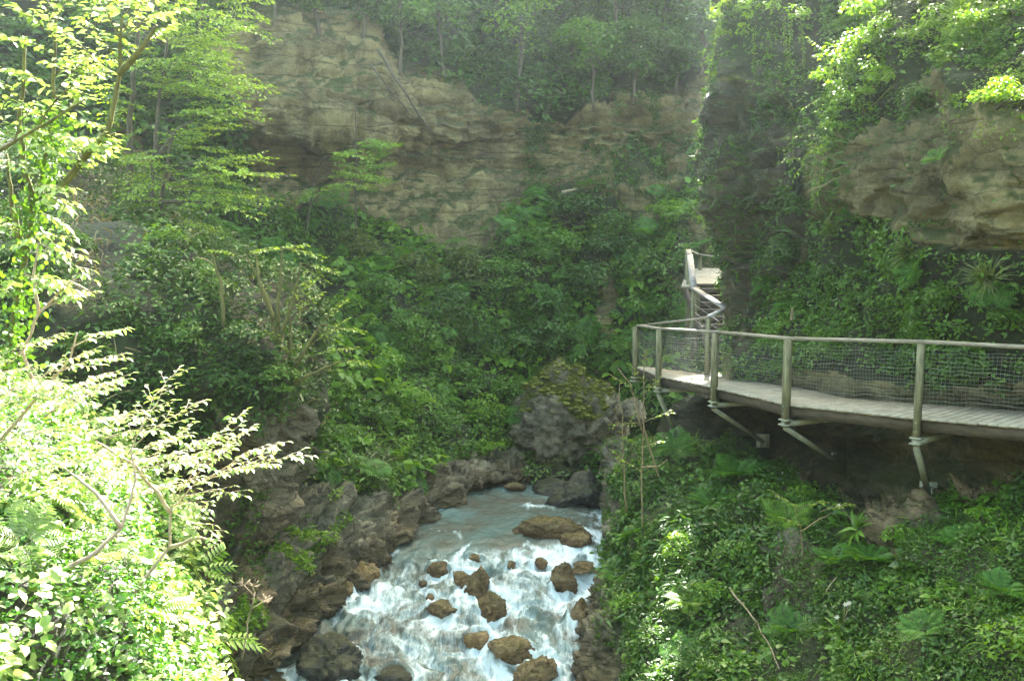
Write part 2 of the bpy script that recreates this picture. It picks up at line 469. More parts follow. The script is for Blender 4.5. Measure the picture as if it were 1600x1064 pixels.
# ================================================================== BACK WALL AND LEFT SLOPE
def x_at(x, y, z): return np.array([x, y, z], float)
rowsB = [
    [x_at(-26, 40, 21), x_at(-18, 42, 21), x_at(-11, 43, 20.5), x_at(-6, 44, 21), x_at(-2, 44, 26.5), x_at(2, 44, 27), x_at(5.2, 44, 25.5), x_at(8.72, 44, 22.5), x_at(9.02, 44.2, 16.6), x_at(20, 46, 16.6)],
    [x_at(-20, 33, 13), x_at(-16, 36, 14), x_at(-10, 39, 15), x_at(-6, 41.5, 15), x_at(-2, 42.5, 15), x_at(2, 43, 15), x_at(5, 43, 15), x_at(7.0, 43, 14.5), x_at(8.6, 43.5, 12.5), x_at(20, 45, 12.5)],
    [(-400, -100, 25), (0, -100, 28), (200, -100, 31), (400, -100, 35.5), (600, -100, 39.5), (800, -100, 42), (960, -100, 42.6), (1060, -100, 42.6), (1140, -100, 42), (1450, -60, 44)],
    [(-400, 60, 24), (0, 60, 26.5), (200, 60, 29), (400, 60, 33), (600, 60, 36.5), (800, 60, 39.6), (950, 60, 40.3), (1060, 60, 40.3), (1140, 60, 40), (1450, 60, 42)],
    [(-400, 180, 23), (0, 180, 25.5), (200, 180, 27.8), (400, 180, 31.6), (600, 180, 35.0), (800, 180, 38), (950, 180, 38.7), (1060, 180, 38.8), (1140, 180, 38.3), (1450, 180, 40)],
    [(-400, 250, 22.6), (0, 250, 25), (200, 250, 27.4), (400, 250, 33), (600, 250, 36.3), (800, 250, 38.2), (950, 250, 38.4), (1060, 250, 38.2), (1140, 250, 37.6), (1450, 250, 39)],
    [(-400, 380, 20.5), (0, 380, 23.2), (200, 380, 25.6), (400, 380, 30.5), (600, 380, 34.6), (800, 380, 36.2), (950, 380, 36.2), (1060, 380, 35), (1140, 380, 33.6), (1450, 380, 35)],
    [(-400, 500, 18.5), (0, 500, 21), (200, 500, 23.6), (400, 500, 27.5), (600, 500, 31.4), (780, 500, 33.8), (950, 500, 34.2), (1060, 500, 33.2), (1140, 500, 32), (1450, 480, 34)],
    [(-400, 640, 16.8), (0, 630, 19), (200, 630, 20.8), (400, 630, 23.6), (540, 630, 27), (700, 620, 30.2), (830, 620, 32.2), (950, 620, 32.4), (1140, 600, 31.4), (1450, 580, 33)],
    [(-400, 1000, 14), (-50, 960, 15), (200, 900, 16.8), (380, 830, 19.4), (480, 770, 21.9), (565, 745, 23.9), (680, 715, 26.9), (790, 690, 29.9), (950, 690, 31.2), (1200, 690, 31.2)],
    [W(-400, 1290, .5), W(-50, 1270, .5), W(240, 1160, .5), W(395, 1040, .45), W(500, 930, .4), W(590, 868, .35), W(682, 785, .3), W(772, 752, .25), W(950, 738, .3), W(1200, 735, .3)],
    [W(-300, 1290, -.4), W(-20, 1290, -.4), W(280, 1190, -.4), W(455, 1075, -.4), W(545, 955, -.4), W(620, 900, -.4), W(710, 805, -.35), W(785, 765, -.35), W(950, 748, -.4), W(1200, 745, -.4)],
    [W(0, 1290, -1.6), W(200, 1290, -1.6), W(400, 1230, -1.5), W(600, 1110, -1.5), W(680, 990, -1.4), W(720, 930, -1.3), W(790, 840, -1.2), W(830, 800, -1.2), W(950, 790, -1.2), W(1200, 780, -1.2)],
]
cliffP = [(330, 60), (420, 20), (560, 25), (610, 110), (700, 120), (780, 175), (850, 190), (1000, 150), (1160, 110), (1200, 420), (1080, 410), (1010, 330), (930, 290), (860, 300), (790, 340), (760, 400), (690, 385), (640, 350), (560, 335), (470, 330), (400, 310), (370, 200)]
greyP = [(140, 200), (205, 195), (265, 270), (345, 400), (265, 395), (190, 320)]
bankP = [(250, 1264), (360, 850), (430, 775), (500, 750), (610, 775), (700, 722), (770, 700), (830, 690), (850, 840), (700, 1300), (250, 1300)]
greyS = [(925, 420), (955, 420), (975, 530), (945, 540)]
wallS = [(1075, 370), (1180, 330), (1200, 520), (1080, 470)]
def rockB(px, py, p):
    qx, qy = rag(px, py, p, 26)
    r = inpoly(qx, qy, cliffP) | inpoly(qx, qy, greyP) | inpoly(qx, qy, wallS) | inpoly(qx, qy, greyS)
    r = r.astype(float) * (1 - 0.85 * ((fbm(p * np.array([0.9, 0.9, 0.25]) + 7, 4) > 0.42) & (px > 880) & (py > 215)))
    qx, qy = rag(px, py, p, 14)
    return np.maximum(r, inpoly(qx, qy, bankP).astype(float))
def dispB(G, rk):
    sh = G.shape[:2]; p = G.reshape(-1, 3); r = rk.ravel()
    px, py = proj(p)
    low = sstep(680, 760, py)                                   # the bank by the water is finer
    w = fbm(p * 0.25, 3)[:, None] * 1.2
    q = p * np.array([0.16, 0.16, 0.75]) + w
    big = 1.1 * fbm(p * 0.14 + 5, 4) + 0.55 * ridged(q, 4) * (1 - low)
    wq = p + 0.35 * np.stack([fbm(p * 0.8 + k, 3) for k in (1, 22, 43)], -1)
    fine = 0.22 * ridged(p * np.array([0.9, 0.9, 2.0]) + 3, 4) + 0.1 * fbm(p * 3.2, 3) + 0.16 * facet(wq * np.array([0.4, 0.4, 1.3])) + 0.12 * facet(wq * np.array([1.1, 1.1, 3.4]), 7)
    rr = 0.3 * ridged(p * np.array([0.9, 0.7, 1.1]) + 11, 4) + 0.4 * facet(wq * np.array([0.9, 0.8, 1.3]), 3) + 0.2 * facet(wq * 2.3, 11) + 0.07 * ridged(p * 4.1 + 2, 3)
    zz = p[:, 2] * 0.85 + 0.09 * p[:, 0] + 0.7 * fbm(p * np.array([0.12, 0.12, 0.05]) + 61, 3) + 0.12 * fbm(p * 0.9 + 4, 3)
    zi = np.floor(zz); zf = zz - zi
    prot = lambda k: fbm(np.stack([p[:, 0] * 0.22 + 13.7 * k, p[:, 1] * 0.1, 7.3 * k], -1), 2)
    e = sstep(0.86, 1.0, zf)
    beds = (prot(zi) * (1 - e) + prot(zi + 1) * e) * 0.75 - 0.16 * (zf < 0.07)
    z2 = zz * 2.7 + 0.3; i2 = np.floor(z2); beds += 0.35 * fbm(np.stack([p[:, 0] * 0.5 + 9.1 * i2, 0 * zz, 3.1 * i2], -1), 2) - 0.07 * ((z2 - i2) < 0.1)
    big = big * 0.55 + beds
    # the broken block that hangs out on the left, and the long ledge on the right
    hang = np.exp(-((px - 500) / 130) ** 4) * sstep(225, 195, py) * sstep(20, 70, py) * 0.9
    ledge = np.exp(-((px - 940) / 130) ** 4) * sstep(196, 186, py + 0.06 * (px - 940)) * sstep(150, 165, py) * 0.8
    big = big + hang + ledge
    soft = 0.75 * fbm(p * 0.32 + 9, 4)
    d = np.where(low > 0.5, 0, 1) * (r * (big * 0.7 + fine) + (1 - r) * soft) * (1 - low) + low * (r * rr + (1 - r) * 0.35 * soft)
    d = d * (1 - 0.8 * sstep(12, 16, p[:, 2]))
    return d.reshape(sh)
def wetB(px, py, p):
    h = p[:, 2] - waterz(p[:, 1])
    return sstep(1.3, 0.15, h + 0.5 * fbm(p * 1.2, 3))
backs = Sheet(rowsB, 420, 460, rockB, dispB, wetB)
M['cliff'].name = 'cliff_rock'
def split_mat_back():
    o = backs.build('valley_side', M['cliff'], 'layered tan cliff band above the overgrown slope on the far side of the stream')
    o.data.materials.append(M['bank'])
    cpx, cpy = proj(backs.qc)
    qx, qy = rag(cpx, cpy, backs.qc, 20)
    idx = (qy > 690).astype(np.int32)
    o.data.polygons.foreach_set('material_index', idx); o.data.update()
    return o
split_mat_back()

# ================================================================== MOUND ON THE LEFT
rowsM = [
    [(-300, 200, 25), (0, 210, 26), (100, 230, 26.5), (180, 260, 26.5), (230, 300, 26.5), (260, 340, 27), (300, 380, 29)],
    [(-300, 300, 19), (0, 300, 20), (100, 310, 20.6), (200, 345, 21), (280, 385, 21.5), (340, 400, 22), (400, 420, 25)],
    [(-300, 430, 16.2), (0, 430, 17), (120, 430, 17.4), (230, 440, 17.8), (330, 450, 18.4), (430, 450, 19.4), (490, 480, 23)],
    [(-300, 540, 15.2), (0, 540, 16), (120, 540, 16.4), (240, 550, 16.8), (350, 555, 17.3), (455, 560, 18.4), (510, 580, 22.5)],
    [(-300, 620, 14.8), (0, 620, 15.6), (120, 625, 16.1), (240, 630, 16.6), (350, 632, 17.2), (452, 630, 18.3), (500, 640, 22)],
    [(-300, 680, 15.2), (0, 680, 16), (120, 690, 16.8), (240, 690, 17.8), (350, 690, 18.6), (430, 690, 19.2), (470, 690, 22)],
    [(-300, 760, 15), (0, 760, 16), (120, 760, 16.8), (240, 760, 17.8), (345, 760, 18.6), (425, 755, 19.2), (470, 750, 22)],
    [(-300, 850, 14), (0, 850, 15), (120, 850, 15.8), (240, 850, 16.8), (340, 850, 18.2), (415, 840, 19.0), (460, 840, 21.5)],
    [(-300, 1000, 12.8), (0, 1000, 13.8), (120, 1000, 14.5), (240, 1000, 15.5), (330, 1000, 16.8), (385, 985, 18.0), (430, 1000, 20)],
    [(-300, 1250, 11.8), (0, 1250, 12.8), (120, 1250, 13.4), (240, 1230, 14.4), (330, 1180, 15.6), (385, 1150, 17.0), (430, 1120, 19)],
]
underM = [(330, 640), (480, 630), (470, 780), (400, 880), (300, 900), (300, 700)]
browM = [(90, 280), (170, 290), (185, 420), (150, 470), (100, 430)]
def rockM(px, py, p):
    qx, qy = rag(px, py, p, 18)
    return np.maximum((inpoly(qx, qy, underM) | (qy > 870)).astype(float), 0.0 * px)
def dispM(G, rk):
    p = G.reshape(-1, 3); r = rk.ravel()
    d = 0.5 * fbm(p * 0.45 + 3, 4) + r * (0.2 * ridged(p * 1.3, 4) + 0.4 * facet(p * 0.9) + 0.18 * facet(p * 2.2, 5))
    return d.reshape(G.shape[:2])
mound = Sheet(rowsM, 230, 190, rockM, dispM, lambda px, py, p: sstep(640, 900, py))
mound.build('left_bank', M['bank'], 'dark earth bank with an overhang, covered in shrubs, left of the stream')

# ================================================================== NEAR SUNLIT BANK
rowsN = [
    [(-700, 462, 13), (-200, 512, 13.5), (0, 572, 14), (40, 592, 14.2), (110, 632, 14.4), (190, 692, 14.4), (260, 772, 14)],
    [(-700, 552, 9), (-200, 592, 9.7), (0, 642, 10.3), (50, 662, 10.8), (140, 702, 11.2), (225, 772, 11.6), (295, 832, 13)],
    [(-700, 682, 7.8), (-200, 712, 8.3), (0, 742, 8.9), (70, 762, 9.4), (170, 802, 9.9), (250, 852, 10.5), (315, 892, 12)],
    [(-700, 862, 6.6), (-200, 882, 7.1), (0, 892, 7.6), (90, 902, 8.1), (200, 922, 8.7), (278, 947, 9.4), (335, 967, 11)],
    [(-700, 1082, 5.5), (-200, 1092, 5.9), (0, 1096, 6.3), (100, 1096, 6.8), (220, 1096, 7.4), (305, 1096, 8.2), (360, 1102, 9.8)],
    [(-700, 1532, 4.3), (-200, 1532, 4.6), (0, 1532, 4.9), (110, 1532, 5.2), (240, 1512, 5.8), (320, 1482, 6.6), (380, 1452, 8.3)],
]
def dispN(G, rk): return (-0.16 + 0.28 * fbm(G.reshape(-1, 3) * 0.8, 4)).reshape(G.shape[:2])
near = Sheet(rowsN, 140, 130, lambda px, py, p: 0 * px, dispN)
near.build('near_bank', M['bank'], 'steep sunlit bank of leafy plants in front, left side')

# ================================================================== RIGHT GORGE WALL
rowsR = [
    [(1250, -230, 34), (1235, -230, 31), (1265, -235, 29.5), (1330, -240, 28), (1450, -260, 26), (1620, -290, 24), (1850, -330, 21), (2400, -380, 17)],  # unseen top of the wall, height shaped for where sun gets past
    [(1225, -110, 32), (1188, -110, 26.9), (1215, -110, 25.8), (1310, -110, 24.8), (1450, -120, 21.9), (1620, -130, 19.7), (1850, -140, 17), (2400, -150, 13.4)],
    [(1195, 0, 29.5), (1121, 0, 25.2), (1200, -10, 24), (1300, 0, 22.6), (1450, 0, 19.6), (1610, 0, 17.7), (1850, 0, 15.5), (2400, 0, 12.4)],
    [(1190, 150, 28.4), (1121, 150, 24.2), (1200, 150, 22.8), (1300, 160, 21), (1450, 150, 17.9), (1600, 140, 16.2), (1850, 140, 14.0), (2400, 130, 11.4)],
    [(1190, 270, 27.5), (1122, 270, 23.6), (1200, 270, 22.2), (1300, 270, 19.9), (1450, 270, 17.0), (1600, 270, 15.2), (1850, 270, 13.3), (2400, 270, 10.9)],
    [(1196, 380, 27.2), (1141, 375, 23.3), (1200, 380, 22.0), (1300, 380, 20.0), (1450, 385, 17.2), (1600, 385, 15.4), (1850, 390, 13.8), (2400, 400, 11.2)],
    [(1200, 480, 26.8), (1150, 480, 22.8), (1200, 480, 21.6), (1300, 480, 19.6), (1450, 490, 17.1), (1600, 490, 15.4), (1850, 500, 13.5), (2400, 520, 11.0)],
    [(1200, 575, 26.4), (1147, 575, 22.0), (1200, 590, 20.7), (1300, 605, 18.7), (1450, 620, 16.7), (1600, 630, 15.1), (1850, 650, 13.1), (2400, 690, 10.7)],
    [(1180, 640, 27), (1075, 640, 25.8), (1190, 660, 22.6), (1310, 690, 19.0), (1450, 705, 16.7), (1600, 710, 15.3), (1850, 720, 13.3), (2400, 750, 10.9)],
    [(1120, 720, 27.5), (1040, 720, 25.4), (1190, 720, 21.5), (1310, 735, 18.1), (1450, 775, 15.9), (1600, 780, 14.6), (1850, 800, 12.6), (2400, 820, 10.4)],
    [(1100, 850, 27), (1040, 850, 24.6), (1190, 850, 20.8), (1310, 850, 17.4), (1450, 870, 15.4), (1600, 880, 14.2), (1850, 900, 12.2), (2400, 900, 10.0)],
]
rockP = [(1275, 330), (1300, 240), (1370, 190), (1440, 205), (1455, 120), (1500, 130), (1510, 185), (1640, 200), (1900, 200), (1900, 420), (1560, 400), (1480, 385), (1380, 345)]
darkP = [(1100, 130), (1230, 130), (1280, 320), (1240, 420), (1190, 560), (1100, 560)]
def rockR(px, py, p):
    qx, qy = rag(px, py, p, 22)
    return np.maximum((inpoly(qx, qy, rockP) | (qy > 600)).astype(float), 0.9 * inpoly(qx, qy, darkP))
def dispR(G, rk):
    p = G.reshape(-1, 3); r = rk.ravel()
    w = fbm(p * 0.4, 3)[:, None] * 0.8
    d = 0.5 * fbm(p * 0.3 + 13, 4) + r * (0.18 * ridged(p * np.array([0.35, 0.35, 0.9]) + w, 4) + 0.08 * ridged(p * 1.7 + 4, 4) + 0.28 * facet(p * np.array([0.3, 0.3, 0.6]) + 0.5 * w) + 0.1 * facet(p * np.array([0.9, 0.9, 2.2]) + w, 5) + 0.05 * facet(p * 3.3 + w, 9)) + (1 - r) * 0.3 * fbm(p * 0.9, 3)
    px, py = proj(p)
    d = np.where(np.abs(py - 590) < 50, np.minimum(d, 0.15), d)
    return d.reshape(G.shape[:2])
def shadeR(px, py, p):
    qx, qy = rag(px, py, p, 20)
    return np.clip(0.85 * inpoly(qx, qy, darkP) + sstep(590, 640, qy) * sstep(1480, 1150, px) * 1.0 + 0.45 * sstep(590, 640, qy), 0, 1)  # deep shade painted onto the rock corner and the wall below the deck
rightw = Sheet(rowsR, 330, 300, rockR, dispR, shadeR)
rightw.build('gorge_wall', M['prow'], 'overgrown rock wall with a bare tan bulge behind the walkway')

# ================================================================== RIGHT LOWER BANK
rowsL = [
    [(930, 700, 27), (965, 690, 25.5), (1000, 690, 24.6), (1080, 690, 23.2), (1200, 715, 21.2), (1320, 760, 18.6), (1450, 790, 16.2), (1600, 755, 15), (1800, 760, 13.6), (2400, 800, 10.6)],
    [W(950, 775, -.2), (972, 770, 23.4), (1000, 745, 22.4), (1080, 745, 20.7), (1200, 765, 18.7), (1320, 805, 16.7), (1450, 815, 15), (1600, 785, 13.9), (1800, 790, 12.5), (2400, 840, 9.8)],
    [W(955, 870, -.2), (968, 855, 21.0), (995, 830, 20.4), (1080, 830, 18.4), (1200, 840, 16.9), (1320, 865, 15.4), (1450, 865, 14), (1600, 855, 12.9), (1800, 855, 11.6), (2400, 900, 9)],
    [W(925, 940, -.2), (935, 925, 19.8), (965, 910, 19.0), (1080, 920, 16.8), (1200, 930, 15.5), (1320, 940, 14.3), (1450, 940, 13.1), (1600, 940, 12.1), (1800, 940, 10.9), (2400, 980, 8.4)],
    [W(900, 1010, -.2), (912, 1000, 18.8), (945, 985, 17.8), (1080, 1000, 15.5), (1200, 1010, 14.3), (1320, 1010, 13.3), (1450, 1010, 12.2), (1600, 1010, 11.2), (1800, 1010, 10.1), (2400, 1050, 7.8)],
    [W(880, 1090, -.2), (897, 1085, 17.9), (938, 1075, 16.6), (1080, 1080, 14.3), (1200, 1080, 13.3), (1320, 1080, 12.4), (1450, 1080, 11.5), (1600, 1080, 10.6), (1800, 1080, 9.5), (2400, 1120, 7.2)],
    [W(850, 1300, -.2), (880, 1300, 15.0), (930, 1300, 13.6), (1080, 1300, 11.6), (1200, 1300, 10.7), (1320, 1300, 9.9), (1450, 1300, 9.2), (1600, 1300, 8.5), (1800, 1300, 7.6), (2400, 1350, 5.8)],
]
rockL2 = [(1190, 870), (1240, 850), (1305, 860), (1295, 900), (1250, 950), (1190, 960)]
rockL3 = [(1220, 690), (1600, 650), (1800, 720), (1480, 790), (1420, 830), (1400, 880), (1370, 870), (1340, 800), (1250, 760)]
edgeL = [(850, 700), (975, 690), (985, 800), (945, 880), (955, 960), (950, 1010), (975, 1064), (990, 1300), (800, 1300)]
def rockL(px, py, p):
    qx, qy = rag(px, py, p, 12)
    return (0.7 * (inpoly(qx, qy, rockL2) & (fbm(p * 1.7 + 3, 3) > -0.25))).clip(0, 1) + (inpoly(qx, qy, rockL3) | inpoly(qx, qy, edgeL)).astype(float)
def dispL(G, rk):
    p = G.reshape(-1, 3); r = rk.ravel()
    return (0.3 * fbm(p * 0.5 + 23, 4) + r * (0.16 * ridged(p * 1.3, 4) + 0.08 * ridged(p * 3, 3) + 0.35 * facet(p * 1.1 + 0.3 * fbm(p, 3)[:, None]) + 0.14 * facet(p * 2.7, 5)) + (1 - r) * 0.16 * fbm(p * 1.4, 3)).reshape(G.shape[:2])
def wet_shadeL(px, py, p):
    qx, qy = rag(px, py, p, 12)
    return np.clip(sstep(1.4, 0.2, p[:, 2] - waterz(p[:, 1])) + inpoly(qx, qy, rockL3) + 0.6 * inpoly(qx, qy, rockL2), 0, 1)  # damp by the water, with shade painted on the rock below the deck
rightb = Sheet(rowsL, 200, 260, rockL, dispL, wet_shadeL)
rightb.build('right_bank', M['bank'], 'green overgrown bank between the walkway and the stream')

# ================================================================== BOULDERS
def ico(sub):
    import bmesh
    bm = bmesh.new(); bmesh.ops.create_icosphere(bm, subdivisions=sub, radius=1.0)
    v = np.array([q.co[:] for q in bm.verts]); f = np.array([[q.index for q in fa.verts] for fa in bm.faces]); bm.free()
    return v, f
ICO = {k: ico(k) for k in (3, 4, 5, 6)}

def boulder_mesh(c, rad, seed, sub=5, nplanes=13, cut=(0.62, 0.95), extra=(), rough=0.075, k=20.0):
    v, f = ICO[sub]; r = np.random.default_rng(seed)
    nn = nrm(r.normal(size=(nplanes, 3))); h = r.uniform(cut[0], cut[1], nplanes)
    for (n, hh) in extra: nn = np.vstack([nn, nrm(np.array(n, float))]); h = np.append(h, hh)
    dt = v @ nn.T
    inv = np.maximum(dt, 0.02) / h
    rr = 1.0 / (np.power(np.power(inv, k).sum(1) + 0.9 ** k, 1 / k))
    q = v * rr[:, None]
    s = seed * 3.7
    q = q * (1 + 0.13 * fbm(v * 1.3 + s, 4) + rough * ridged(v * 3.1 + s, 4) * 0.55 + rough * 0.5 * fbm(v * 9 + s, 3) + rough * 1.5 * facet(v * 2.2 + 0.5 * fbm(v * 2 + s, 2)[:, None] + s) + rough * 0.7 * facet(v * 5.5 + s, 3))[:, None]
    return np.asarray(c) + q * np.asarray(rad), f, v

def boulder(name, c, rad, seed, mat, label, group=None, **kw):
    V, f, _ = boulder_mesh(c, rad, seed, **kw)
    wet = sstep(0.28, 0.03, V[:, 2] - waterz(V[:, 1]) + 0.08 * fbm(V * 4, 2))
    V = V - np.asarray(c)
    mb = MB(); mb.add(V, [f]); o = mb.build(name, mat, smooth=True, attrs={'wet': wet})
    o.location = [float(x) for x in c]
    return tag(o, label, 'boulder', group)

ROCKS = []                                             # water reads these
def stream_rock(px, py, w, h, mat, label, seed, name='stream_boulder', flat=1.0, dep=0.9, group=None, sub=4, extra=()):
    """px, py: where the middle of the rock meets the water, w/h seen size in photo pixels"""
    c = W(px, py); d = c[1]
    w *= 0.88; h *= 0.9; rx = w * d / F / 2; rz = h * d / F * 0.75 * flat
    c = c + np.array([0, rx * 0.25, 0.05])
    boulder(name, c, (rx * 1.2, rx * dep * 1.15, rz * 1.15), seed, mat, label, group, sub=sub, extra=extra)
    ROCKS.append((c[0], c[1], rx))
G_ST = 'boulders standing in the stream'
big_c = P(890, 686, 30.2)
bt = thing('mossy_boulder', (big_c[0], big_c[1], big_c[2] - 1.7), 'huge rounded boulder with yellow moss on top, wedged at the head of the stream', 'boulder')
V, f, sv = boulder_mesh(big_c, (1.9, 1.75, 2.05), 21, sub=6, nplanes=6, cut=(0.93, 1.05), rough=0.11, k=9.0,
                        extra=[((-0.1, -0.62, -0.78), 0.76), ((0.45, -0.4, 0.8), 0.9), ((-0.85, -0.4, 0.35), 0.92), ((0.25, -0.95, 0.1), 0.88), ((0.9, -0.2, -0.5), 0.76), ((-0.8, -0.1, -0.6), 0.72)])
mb = MB(); mb.add(V, [f]); mb.build('rock', M['boulder'], bt, smooth=True)
ROCKS.append((big_c[0], big_c[1], 1.3))
BIGV, BIGF, BIGS = V, f, sv
stream_rock(912, 790, 112, 62, M['darkrock'], 'dark pyramid-shaped rock in front of the huge mossy boulder', 5, extra=[((-0.5, -0.3, 0.75), 0.55), ((0.7, -0.2, 0.6), 0.6)], sub=5, dep=0.7)
stream_rock(858, 838, 112, 44, M['wetrock'], 'wide flat-topped mossy slab rock in the calm pool', 8, extra=[((0, 0, 1), 0.55), ((0, -1, 0.1), 0.6)], sub=5, dep=0.6)
stream_rock(900, 848, 45, 18, M['wetrock'], 'low brown rock touching the right end of the flat-topped slab', 9)
stream_rock(884, 920, 46, 46, M['wetrock'], 'upright brown rock in the right part of the stream, two-humped', 12, sub=5, dep=0.8)
stream_rock(747, 922, 44, 38, M['wetrock'], 'angular brown rock in the middle of the rapids, tall side to the right', 13, sub=5)
stream_rock(718, 908, 30, 22, M['wetrock'], 'small rounded rock just upstream left of the angular brown rock', 14)
stream_rock(768, 958, 60, 42, M['wetrock'], 'shiny golden-brown rock sloping left in mid stream', 15, sub=5, extra=[((-0.6, -0.3, 0.6), 0.6)])
stream_rock(686, 893, 36, 20, M['wetrock'], 'orange-brown flat rock at the lip of the rapids', 16)
stream_rock(690, 958, 56, 26, M['wetrock'], 'low wet rock half washed over, left of the golden-brown rock', 17, flat=0.8)
stream_rock(748, 1003, 46, 26, M['wetrock'], 'dark rounded rock half washed over, below the golden-brown rock', 18, flat=0.8)
stream_rock(798, 1030, 72, 36, M['wetrock'], 'sloping brown rock near the bottom edge of the rapids', 19, sub=5)
stream_rock(836, 1066, 84, 46, M['wetrock'], 'broad mossy rock cut by the bottom edge of the picture', 20, sub=5)
stream_rock(518, 1052, 108, 72, M['darkrock'], 'large black wet rock with a little waterfall, bottom left of the stream', 22, sub=5, extra=[((0.1, -0.4, 0.8), 0.6)])
stream_rock(612, 1062, 64, 22, M['darkrock'], 'dark rock awash on the right of the big black one', 23, flat=0.7)
stream_rock(845, 884, 24, 12, M['wetrock'], 'small brown rock left of the upright two-humped rock', 24)
stream_rock(672, 936, 18, 9, M['wetrock'], 'little rock left of the angular brown rock in the foam', 25, sub=3)
stream_rock(742, 877, 30, 10, M['wetrock'], 'pale flat stone at the edge of the calm pool', 26)
stream_rock(800, 888, 20, 10, M['wetrock'], 'small dark stone at the lip of the rapids in mid stream', 27, sub=3)
stream_rock(660, 915, 16, 10, M['wetrock'], 'small tan stone below the orange-brown flat rock', 28, sub=3)
stream_rock(560, 905, 60, 40, M['wetrock'], 'rust-brown rock at the foot of the left bank', 29, sub=5)
stream_rock(538, 925, 34, 26, M['wetrock'], 'smaller rust-brown rock just downstream of the rust-brown one at the left bank', 30)
stream_rock(805, 765, 30, 14, M['wetrock'], 'tan rock in the gap left of the huge mossy boulder', 31)
stream_rock(862, 768, 60, 26, M['darkrock'], 'low dark rock under the huge mossy boulder', 32, flat=0.7)
stream_rock(822, 722, 36, 48, M['boulder'], 'grey rock leaning on the left side of the huge mossy boulder', 33, sub=5)
stream_rock(915, 890, 60, 16, M['wetrock'], 'submerged brown shelf by the right edge of the stream', 34, flat=0.6)
stream_rock(905, 975, 40, 50, M['wetrock'], 'brown rock shelf against the right bank', 35, sub=5)
lc = P(990, 645, 28.9)
boulder('grey_rock', lc, (0.45, 0.5, 0.4), 41, M['boulder'], 'grey rock showing behind the sapling, right of the huge mossy boulder')

# ================================================================== WATER
nx, ny = 330, 560
xs = np.linspace(-7.5, 7.5, nx); ys = np.concatenate([np.linspace(12, 27, 440), np.linspace(27.05, 36, 120)])
X, Y = np.meshgrid(xs, ys)
p2 = np.stack([X, Y, 0 * X], -1).reshape(-1, 3)
rap = sstep(23.5, 22.0, p2[:, 1])
warp = np.stack([fbm(p2 * 0.9 + 3, 3), fbm(p2 * 0.9 + 8, 3), 0 * p2[:, 0]], -1) * 0.5
flow = p2 + warp
wave = 0.030 * fbm(flow * np.array([2.4, 2.4, 1]), 4) + rap * (0.15 * fbm(flow * np.array([1.7, 1.0, 1]) + 5, 4) + 0.08 * ridged(flow * np.array([2.6, 1.5, 1]) + 9, 3))
foam = rap * (0.47 + 0.55 * fbm(flow * np.array([2.2, 0.75, 1]) + 21, 5)) + 0.14 * rap * ridged(flow * np.array([3.4, 1.0, 1]), 4)
foam = foam + (1 - rap) * 0.75 * sstep(0.42, 0.95, fbm(flow * np.array([1.2, 0.7, 1]) + 41, 5) + 0.12 * sstep(25.5, 24, p2[:, 1]))
hump = 0 * foam
for (rx, ry, rr) in ROCKS:
    dx = (p2[:, 0] - rx) / rr; dy = (p2[:, 1] - ry) / rr
    dd = np.sqrt(dx * dx + dy * dy)
    hump += 0.17 * np.exp(-((dd - 1.0) / 0.35) ** 2) * (dy > -0.3) * rap
    hump -= 0.13 * np.exp(-(dx / 0.9) ** 2 - ((dy + 1.5) / 0.6) ** 2) * rap
    wake = np.exp(-(dx / (0.9 - 0.12 * np.minimum(dy, 0))) ** 2) * sstep(0.0, -1.0, dy) * sstep(-5.0, -1.2, dy)
    foam += (0.5 * rap + 0.28 * (ry < 29)) * wake * (0.6 + 0.9 * fbm(flow * np.array([3.5, 1.4, 1]) + 2, 3))
    foam += 0.4 * np.exp(-((dd - 1.05) / 0.22) ** 2) * (0.4 + 0.6 * rap) * (0.6 + fbm(p2 * 3 + 6, 2))
# white water coming round the dark pyramid rock and by the right bank
for (qx, qy, sx, sy, a) in ((945, 838, 0.9, 1.3, 0.75), (835, 790, 0.5, 0.3, 0.7), (835, 760, 0.25, 0.3, 0.6), (960, 800, 0.5, 0.8, 0.8), (850, 862, 1.6, 0.25, 0.5), (790, 875, 1.4, 0.25, 0.4)):
    c = W(qx, qy); foam += a * np.exp(-((p2[:, 0] - c[0]) / sx) ** 2 - ((p2[:, 1] - c[1]) / sy) ** 2) * (0.7 + 1.2 * fbm(flow * 2.6, 4))
c0 = W(470, 1000); foam -= 0.5 * np.exp(-((p2[:, 0] - c0[0]) / 0.9) ** 2 - ((p2[:, 1] - c0[1]) / 0.7) ** 2)
p2[:, 2] = waterz(p2[:, 1]) + wave + hump
i = np.arange(ny - 1)[:, None] * nx; j = np.arange(nx - 1)[None]
q = np.stack([i + j, i + j + 1, i + nx + j + 1, i + nx + j], -1).reshape(-1, 4)
mb = MB(); mb.add(p2, [q])
m, N, L, out = nodes('stream_water')
geo = N('ShaderNodeNewGeometry'); at = N('ShaderNodeAttribute', attribute_name='foam')
fn = tex_noise(N, L, mapping(N, L, geo.outputs['Position'], (2.6, 0.7, 1)), 4.2, 10, 0.74, 0.5)
fv = mth(N, L, 'ADD', at.outputs['Fac'], mth(N, L, 'MULTIPLY', mth(N, L, 'SUBTRACT', fn, 0.5), 1.5))
fr = ramp(N, [(0.28, 0.0), (0.52, 0.35), (0.82, 0.8), (1.0, 0.92)]); L(fv, fr.inputs[0])
dn = tex_noise(N, L, geo.outputs['Position'], 0.8, 5, 0.6)
wr = ramp(N, [(0.38, (0.085, 0.085, 0.065)), (0.5, (0.09, 0.115, 0.095)), (0.66, (0.1, 0.165, 0.155))]); L(dn, wr.inputs[0])
